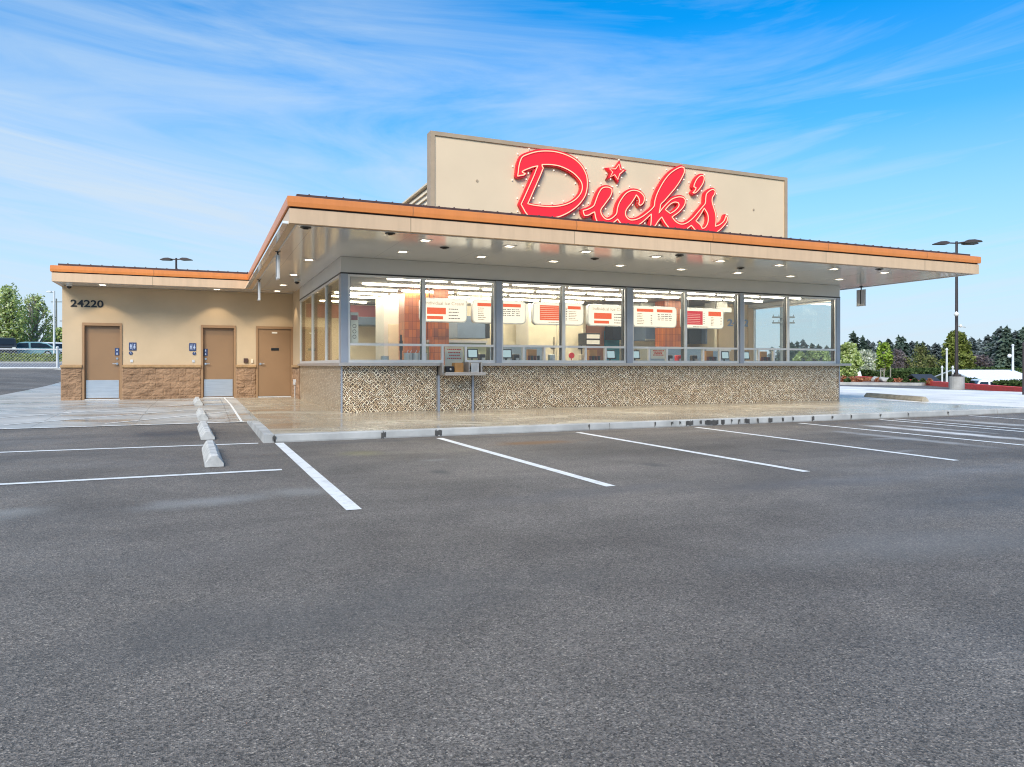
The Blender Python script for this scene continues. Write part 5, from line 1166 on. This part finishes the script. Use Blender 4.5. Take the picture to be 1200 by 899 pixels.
# prototypes for the distant conifers
protos = []
for i, (h, w, mt, sd_) in enumerate([(10, 5.4, 'conifer', 1), (10, 4.8, 'conifer2', 2), (10, 6.2, 'conifer', 3), (10, 5.4, 'conifer2', 4)]):
    mm = conifer_mesh(h, w, sd_); cm_ = bpy.data.meshes.new('conifer_crown'); mm.b.to_mesh(cm_); mm.b.free(); cm_.materials.append(M[mt])
    tb = MB(); tb.cyl((0, 0, -1), (0, 0, 9.6), .2, .03, 8); tm = bpy.data.meshes.new('conifer_trunk'); tb.b.to_mesh(tm); tb.b.free(); tm.materials.append(M['bark'])
    protos.append((cm_, tm))
def conifer(px, y_top, d, k, label='', ws=1.0):
    label = next(l for lim, l in ((985, 'dark conifer in the far trees seen through the right-hand corner glass'), (1028, 'dark conifer in the distant tree line above the white blossom tree'), (1065, 'dark conifer in the distant tree line behind the young staked tree'), (1108, 'dark conifer in the distant tree line between the young tree and the lamp'), (1156, 'grey-green conifer in the distant tree line just right of the lamp'), (1300, 'tall dark conifer in the clump behind the white-roofed building')) if px < lim)
    p = ad(px, HOR, d); zt = ad(px, y_top, d).z; zb = ter(p.x, p.y) - .3; s_ = (zt - zb) / 10
    t = thing('conifer', (p.x, p.y, zb), label, 'tree', 'conifers of the far tree line', rz=px * 1.7)
    for me, nm in ((protos[k][0], 'crown'), (protos[k][1], 'trunk')):
        o = bpy.data.objects.new(nm, me); C.objects.link(o); o.parent = t; o.scale = (s_ * ws, s_ * ws, s_)
    return t
rng = random.Random(11)
spec = [(1000, 389, 120, 0), (1011, 394, 128, 0), (1017, 398, 150, 1), (1023, 401, 150, 1), (1031, 399, 140, 3), (1040.5, 397, 120, 2), (1053, 393.5, 125, 0), (1058, 394.5, 130, 0), (1069, 400, 135, 1), (1074.5, 401, 140, 2), (1081.5, 400.5, 140, 0), (1087, 404, 150, 1), (1094, 405, 150, 3),
        (1126.5, 390.5, 130, 1), (1132, 397, 140, 3), (1138.5, 395.5, 130, 1), (1148, 397, 130, 3), (1158, 393, 120, 1), (1163.5, 393, 120, 3), (1168.5, 387, 110, 0), (1173, 383.5, 108, 1), (1180, 382.5, 106, 0), (1184, 390, 112, 3), (1190, 388, 110, 1), (1196, 390, 112, 2), (1199, 384.5, 108, 0), (1205, 386, 108, 1), (1212, 390, 110, 2),
        (1100, 404, 160, 1), (1153, 400, 140, 1), (1143, 401, 150, 3), (1062, 404, 140, 2), (1047, 404, 150, 1), (990, 402, 140, 0), (983, 404, 150, 1)]
for i in range(46): spec.append((905 + i * 7.0 + rng.uniform(-3, 3), rng.uniform(401, 411), rng.uniform(125, 190), rng.randrange(4)))
for s_ in [(921, 393, 125, 0), (928, 401, 125, 2), (934, 400, 130, 0), (941, 398, 120, 1), (951, 403, 120, 2), (959, 404, 128, 0), (968, 407, 130, 1)]: spec.append(s_)
for px, y, d, k in spec:
    thr_ = px < 985
    c_ = conifer(px, y, d, k, 'dark conifer in the far trees seen through the right-hand corner glass' if thr_ else 'dark conifer in the distant tree line right of the building', ws=rng.uniform(.9, 1.35))
# broadleaf trees on the right
def rtree(name, px, y_top, d, wpx, label, cat, n, ls, seed, mat, **k):
    p = ad(px, HOR, d); zb = ter(p.x, p.y); zb = 0.1 if 'zb' in k and k.pop('zb') else zb
    return tree(name, (p.x, p.y, zb), label, cat, k.pop('group', None), ad(px, y_top, d).z - zb, wpx / FPX * d, n, ls, seed, mat, **k)
rtree('blossom_tree', 1013, 411, 100, 37, 'rounded shrubby tree covered in white blossom right of the counter end', 'tree', 6500, .2, 5, 'blossom', trunk=.12, multi=3, ncl=34, cr=.2)
rtree('young_lime_tree', 1036, 402, 44, 19, 'young staked tree with bright yellow-green leaves in the planting bed', 'tree', 900, .10, 6, 'lime', trunk=.36, r=.035, ncl=30, cr=.09, bark='barkl')
rtree('yellow_green_tree', 1120, 389, 95, 34, 'tall yellow-green tree directly behind the big lot lamp', 'tree', 9000, .2, 7, 'poplar', trunk=.08, ncl=50, cr=.12, multi=2)
rtree('green_tree', 994, 402, 75, 26, 'green leafy tree just right of the building corner, left of the blossom tree', 'tree', 4200, .17, 8, 'leafy', trunk=.15, ncl=30, cr=.16)
rtree('mauve_tree', 1052, 409, 100, 16, 'bare mauve-budded tree behind the young staked tree', 'tree', 1500, .15, 9, 'pinkbark', trunk=.2, ncl=20)
rtree('mauve_tree', 1079, 405, 105, 14, 'pale olive and mauve tree in front of the conifers, left of the tall yellow-green tree', 'tree', 1500, .17, 10, 'olive', trunk=.2, ncl=20)
rtree('olive_bush_tree', 1091, 417, 90, 15, 'low olive-green tree just left of the tall yellow-green tree', 'tree', 1500, .16, 12, 'olive', trunk=.1, ncl=20, multi=2)
rtree('mauve_tree', 1151, 416, 95, 30, 'broad bare mauve-grey tree left of the tall dark conifers', 'tree', 2600, .16, 13, 'pinkbark', trunk=.1, ncl=30, multi=3)
rtree('olive_bush_tree', 1063, 418, 100, 12, 'small olive tree between the young staked tree and the dark conifers', 'tree', 900, .16, 14, 'olive', trunk=.1, ncl=16, multi=2)
rtree('green_tree', 955, 410, 90, 60, 'green leafy tree beyond the corner glass at the right end', 'tree', 4200, .17, 18, 'leafy', trunk=.15, ncl=30, cr=.16)
# tree stakes
for px, lb in ((1032, 'left'), (1043.5, 'right')):
    p = ad(px, HOR, 44); m = MB(); m.cyl((p.x, p.y, .1), (p.x, p.y, HC + (HOR - 428) / FPX * 44 - .05), .035, n=8); m.solo('tree_stake', M['barkl'], f'pale wooden stake on the {lb} of the young bright green tree', 'stake', group='stakes of the young tree')
# hedges and shrubs
def hedge(px0, px1, y_top, d, depth, label, mat='shrubg', n=5000, ls=.16, seed=1):
    a, b = ad(px0, HOR, d), ad(px1, HOR, d); rng = random.Random(seed); m = MB(); zt = ad(px0, y_top, d).z; fw = Vector((sin(PSI), cos(PSI), 0))
    for _ in range(n):
        u = rng.random(); q = a.lerp(b, u) + fw * rng.uniform(0, depth); zb = ter(q.x, q.y) - .1; top = zt + .35 * noise.noise(Vector((u * (b - a).length * .3, 0, seed)))
        q.z = zb + (top - zb) * rng.random() ** .6; leaf(m.b, q, ls, rng)
    loc = (a + b) / 2; loc.z = ter(loc.x, loc.y)
    return m.solo('hedge', M[mat], label, 'hedge', loc)
hedge(1050, 1215, 431.5, 82, 3, 'long dark clipped hedge behind the white-roofed building', n=9000, seed=2)
hedge(1056, 1092, 436, 62, 2, 'lower green hedge left of the small shed', n=2500, seed=3)
hedge(1128, 1150, 443, 48, 1.5, 'green shrubs beyond the red kerb right of the lamp base', n=1400, ls=.12, seed=4)
hedge(1180, 1205, 447, 45, 1.5, 'green shrubs at the right edge in front of the white-roofed building', n=1400, ls=.12, seed=5)
hedge(985, 1050, 434, 78, 2, 'dull green hedge row under the blossom tree', n=3000, seed=6)
def shrub(px, d, wpx, y_top, mat, seed, label):
    p = ad(px, HOR, d); rng = random.Random(seed); m = MB(); h = max(.25, ad(px, y_top, d).z - .12); w_ = wpx / FPX * d
    for _ in range(240):
        v = Vector((rng.gauss(0, 1), rng.gauss(0, 1), abs(rng.gauss(0, 1)))).normalized() * rng.random() ** .4; leaf(m.b, Vector((p.x + v.x * w_ / 2, p.y + v.y * w_ / 2, .12 + v.z * h)), .07, rng)
    tb = None
    return m.solo('bed_shrub', M[mat], label, 'shrub', (p.x, p.y, .12), 'shrubs in the planting bed')
ri = 0
for i, (px, d, w_, yt, mt) in enumerate([(990, 42, 9, 440, 'shrubo'), (998, 43, 9, 441, 'shrubo'), (1006, 42, 9, 441.5, 'shrubo'), (1013, 44, 8, 443.5, 'shrubo'), (1020, 44, 9, 445, 'shrubo'), (993, 40.8, 8, 446, 'shrubg'), (1029, 42.5, 8, 446, 'shrubo'), (1044, 41.5, 8, 445.5, 'shrubg'), (1053, 41, 10, 445, 'shrubo'), (1062, 40.5, 9, 446, 'shrubg'), (1072, 40, 8, 447.5, 'shrubg'), (1081, 39.4, 8, 448.5, 'shrubg'), (1090, 38.8, 7, 449.5, 'shrubo')]):
    col = 'rust-coloured' if mt == 'shrubo' else 'green'; 
    shrub(px, d, w_, yt, mt, i + 40, f'{col} low shrub in the planting bed, {ORDS[i] if i < 12 else "last"} along the bed from the building')
for i, (px, d) in enumerate([(1027, 43), (1037, 42)]):
    p = ad(px, HOR, d); m = MB(); m.sph((p.x, p.y, .22), .3, 1.2, 1, .62, 10, 7)
    for v in m.b.verts: v.co += Vector((noise.noise(v.co * 3), noise.noise(v.co * 3 + Vector((5, 0, 0))), noise.noise(v.co * 3 + Vector((0, 5, 0))))) * .12
    m.solo('boulder', M['kerb'], ['pale boulder among the bed shrubs left of the young tree', 'pale boulder right under the young tree'][i], 'boulder', group='boulders in the planting bed')
# white-roofed building and shed beyond the red kerb
def cabin(px0, px1, d, z_eave, z_ridge, dep, label, name='white_roofed_building', wall='siding', roof='roofwhite', zb=None):
    a, b = ad(px0, HOR, d), ad(px1, HOR, d); L_ = (b - a).length; t = thing(name, tuple(Vector(((a.x + b.x) / 2, (a.y + b.y) / 2, ter((a.x + b.x) / 2, (a.y + b.y) / 2)))), label, 'building', rz=-PSI)
    zb = -(z_eave - t.location.z); e = z_eave - t.location.z; r_ = z_ridge - t.location.z
    def loc(mb, nm, mt, par): o = mb.build(nm, mt, None); o.parent = par; return o
    m = MB(); m.box(-L_ / 2, L_ / 2, 0, dep, -.3, e); loc(m, 'wall', M[wall], t)
    m = MB(); o_ = .35; m.prism([(-o_, e - .02), (dep / 2, r_), (dep + o_, e - .02), (dep + o_, e + .08), (dep / 2, r_ + .1), (-o_, e + .08)], -L_ / 2 - .4, L_ / 2 + .4, 'X'); loc(m, 'roof', M[roof], t)
    return t, L_, e
t, L_, e = cabin(1142, 1206, 58, -.05, .62, 5, 'low grey building with a white metal roof below the lot at the far right')
for i, x in enumerate((-.5, .3, 1.6)):
    m = MB(); m.box(x, x + (.9 if i != 1 else .6), -.03, -.002, e - 1.7, e - .5); o = m.build('window', M['cargls'], None); o.parent = t
m = MB(); m.box(-1.6, -.8, -.04, -.002, -.2, e - .45); o = m.build('door', M['white'], None); o.parent = t
t, L_, e = cabin(1083, 1096, 60, -.35, .25, 2.5, 'small pale shed with a dark roof beyond the red kerb', 'garden_shed', 'white', 'alu_d')
m = MB(); m.box(-.2, .3, -.03, -.002, e - .9, e - .3); o = m.build('window', M['cargls'], None); o.parent = t

# ------------------------------------------------------------------ vehicles
def vehicle(loc, yaw, label, cat, paint, L_=4.6, Wd=1.85, H=1.5, kind='car', name='parked_car'):
    t = thing(name, loc, label, cat, rz=yaw)
    if kind == 'van': prof = [(-.5, .18), (-.5, .5), (-.47, .56), (-.36, .62), (-.27, .97), (-.22, 1.0), (.47, 1.0), (.5, .93), (.5, .18)]; gl = [[(-.345, .63), (-.262, .9), (-.14, .9), (-.14, .63)], [(-.11, .63), (-.11, .9), (.1, .9), (.1, .63)], [(.13, .63), (.13, .9), (.44, .9), (.44, .63)]]
    elif kind == 'suv': prof = [(-.5, .2), (-.5, .5), (-.46, .57), (-.28, .62), (-.17, .96), (-.1, 1.0), (.4, .99), (.47, .9), (.5, .55), (.5, .2)]; gl = [[(-.25, .63), (-.16, .9), (-.02, .92), (-.02, .63)], [(0, .63), (0, .92), (.2, .92), (.2, .63)], [(.22, .63), (.22, .92), (.4, .9), (.44, .64)]]
    else: prof = [(-.5, .2), (-.49, .45), (-.42, .56), (-.24, .62), (-.1, .95), (-.02, 1.0), (.2, 1.0), (.3, .94), (.42, .66), (.49, .62), (.5, .2)]; gl = [[(-.2, .64), (-.1, .9), (.03, .93), (.03, .64)], [(.06, .64), (.06, .93), (.2, .93), (.3, .86), (.37, .66)]]
    m = MB(); yy = [-.5, -.47, .47, .5]; rings = []
    for q in yy:
        ring = []
        for (u, v) in prof:
            tap = 1 - (.18 if v > .6 else 0) * (v - .6) / .4; ring.append(m.b.verts.new((u * L_ * (1 if abs(q) < .48 else .985), q * Wd * tap, v * H * (1 if abs(q) < .48 else .985))))
        rings.append(ring)
    n = len(prof)
    for A, Bq in zip(rings, rings[1:]):
        for i in range(n): m.b.faces.new((A[i], A[(i + 1) % n], Bq[(i + 1) % n], Bq[i]))
    m.b.faces.new(rings[0]); m.b.faces.new(rings[-1][::-1])
    o = m.build('body', M[paint], None); o.parent = t
    for side in (-1, 1):
        for g in gl:
            m = MB(); m.b.faces.new([m.b.verts.new((u * L_, side * (Wd / 2 * (1 - .18 * max(0, v - .6) / .4) + .012), v * H)) for u, v in g]); w_ = m.build('side_window', M['cargls'], None); w_.parent = t
    k = 4 if kind != 'car' else 3
    a, b = prof[k - 1 if kind != 'van' else 3], prof[k if kind != 'van' else 4]
    m = MB(); du = (b[0] - a[0]); m.quad(*[( (a[0] + du * f) * L_ - .015, s_ * Wd * .38, (a[1] + (b[1] - a[1]) * f) * H + .01) for f, s_ in ((.1, -1), (.1, 1), (.9, 1), (.9, -1))]); o = m.build('windscreen', M['cargls'], None); o.parent = t
    for sx_ in (-.31, .31):
        for sy_ in (-1, 1):
            r_ = .33 if kind != 'van' else .36; m = MB(); m.cyl((sx_ * L_, sy_ * (Wd / 2 - .2), r_), (sx_ * L_, sy_ * (Wd / 2 + .01), r_), r_, n=20); wh = m.build('wheel', M['tyre'], None); wh.parent = t
            m = MB(); m.cyl((sx_ * L_, sy_ * (Wd / 2), r_), (sx_ * L_, sy_ * (Wd / 2 + .02), r_), r_ * .6, n=14); rm = m.build('rim', M['galv'], None); rm.parent = wh
    for sy_ in (-1, 1): m = MB(); m.box(-.505 * L_, -.48 * L_, sy_ * Wd * .4 - .12, sy_ * Wd * .4 + .12, .42 * H, .5 * H); hl = m.build('headlight', M['lamp'], None); hl.parent = t
    return t
def onter(px, d, dz=0): p = ad(px, HOR, d); return (p.x, p.y, ter(p.x, p.y) + dz)
vehicle(onter(999, 80, 0), R(222), 'white car half hidden behind the shrubs right of the building', 'car', 'vanw', 4.0, 1.8, 1.5, 'suv')
vehicle(onter(1162.5, 47, 0), R(-35), 'white vehicle parked in front of the white-roofed building', 'van', 'vanw', 3.6, 1.7, 1.7, 'van', 'parked_van')

# ------------------------------------------------------------------ left side: fence, bank, trees, cars
fy = 49.6
def fz(x, y): return ter(x, y)
t = thing('chain_link_fence', (-14, fy, ter(-14, fy)), 'galvanised chain-link fence across the far left of the lot', 'fence')
xs_ = [-22, -17.3, -12.65, -7.75, -2]
zf = ter(-14, fy)
for x in xs_:
    r_ = .075 if abs(x + 7.75) < .1 else .05
    m = MB(); m.cyl((x, fy, zf - .1), (x, fy, zf + 1.25), r_, n=10); m.sph((x, fy, zf + 1.27), r_ * 1.2, u=8, v=6); m.build('post', M['galv'], t)
m = MB(); m.cyl((-22, fy, zf + 1.16), (-2, fy, zf + 1.16), .04, n=8); m.cyl((-22, fy, zf + .1), (-2, fy, zf + .1), .03, n=8); m.build('rail', M['galv'], t)
m = MB(); 
x = -22.0
while x < -2.0:
    m.tube([(x, fy + .01, zf + .08), (x + 1.05, fy + .01, zf + 1.14)], .005, 3); m.tube([(x + 1.05, fy + .014, zf + .08), (x, fy + .014, zf + 1.14)], .005, 3); x += .16
m.build('wire_mesh', M['galv'], t)
m = MB(); m.box(-40, -3.8, 49.42, 49.58, .4, .93); tag(m.build('lot_kerb', M['kerb']), kind='structure')
m = MB(); m.box(-40, -3.8, 53.6, 53.75, 1.0, 1.32); tag(m.build('far_kerb', M['kerb']), kind='structure')
m = grid(frange(-40, -6, 2), [50, 51, 52, 53.5], lambda x, y: ter(x, y) + .01); tag(m.build('far_road', M['distroad']), kind='structure')
rng = random.Random(8); m = MB()
for _ in range(9000):
    x, y = rng.uniform(-26, -6.5), rng.uniform(54, 63); z = ter(x, y); leaf(m.b, Vector((x, y, z + rng.uniform(0, .18))), .1, rng)
tag(m.build('verge_grass', M['poplar'], recalc=False), 'rough yellow-green grass on the bank behind the fence', 'grass', kind='stuff')
t = tree('broadleaf_tree', onter(41, 78), 'thin-leaved tree with open pale limbs, right of the dense tree at the left edge', 'tree', None, ad(41, 344, 78).z - 1.8, 46 / FPX * 78, 2000, .15, 21, 'leafy', trunk=.2, r=.17, ncl=60, cr=.1, multi=4, bark='barkl', shape=.8)
t = tree('broadleaf_tree', onter(8, 74), 'dense green tree at the very left edge of the picture', 'tree', None, ad(8, 335, 74).z - 1.8, 38 / FPX * 74, 3800, .16, 22, 'leafy', trunk=.12, r=.17, ncl=44, cr=.15, multi=3, shape=.8)
t = tree('green_tree', onter(-22, 76), 'green tree just outside the left edge', 'tree', None, ad(8, 345, 74).z - 1.8, 38 / FPX * 74, 3000, .2, 23, 'leafy', trunk=.12, ncl=30, cr=.15)
t = tree('green_tree', onter(70, 85), 'green bushy tree behind the slim pale lamp post', 'tree', None, ad(70, 384, 85).z - 1.8, 24 / FPX * 85, 2600, .18, 24, 'leafy', trunk=.08, ncl=26, cr=.2)
t = tree('green_tree', onter(56, 88), 'low rusty green tree left of the slim pale lamp post', 'tree', None, ad(56, 396, 88).z - 1.8, 20 / FPX * 88, 1800, .18, 25, 'olive', trunk=.08, ncl=20, cr=.2)
t = tree('green_tree', onter(22, 90), 'low green tree between the two big trees on the left', 'tree', None, ad(22, 388, 90).z - 1.8, 34 / FPX * 90, 2600, .2, 26, 'leafy', trunk=.08, ncl=26, cr=.2)
for i, (px, yt, d) in enumerate([(66, 350, 110), (77, 372, 100)]):
    p = ad(px, HOR, d); m = MB(); m.cyl((p.x, p.y, ter(p.x, p.y)), (p.x, p.y, ad(px, yt, d).z), .16, .1, 8); m.obox((p.x, p.y, ad(px, yt, d).z - .5), 1.6, .1, .12, rz=-PSI); m.solo('far_utility_pole', M['util'], ['distant grey utility pole right of the slim lamp post', 'distant utility pole half hidden by the wing corner'][i], 'utility pole', group='distant utility poles')
hedge(-30, 80, 417, 92, 3, 'green hedge beyond the parked cars on the left', 'leafy', n=5000, ls=.2, seed=9)
vehicle(onter(5, 64), R(100), 'black pickup-sized car behind the fence at the left edge', 'car', 'cardark', 4.6, 1.9, 1.75, 'suv')
vehicle(onter(30, 66), R(15), 'long pale teal car behind the chain-link fence', 'car', 'carteal', 5.2, 1.85, 1.45, 'car')
vehicle(onter(46, 68), R(20), 'white car behind the fence, left of the slim lamp post', 'car', 'vanw', 4.6, 1.85, 1.5, 'suv')
vehicle(onter(71, 70), R(20), 'pale car behind the fence close to the wing corner', 'car', 'vanw', 4.6, 1.85, 1.45, 'car')
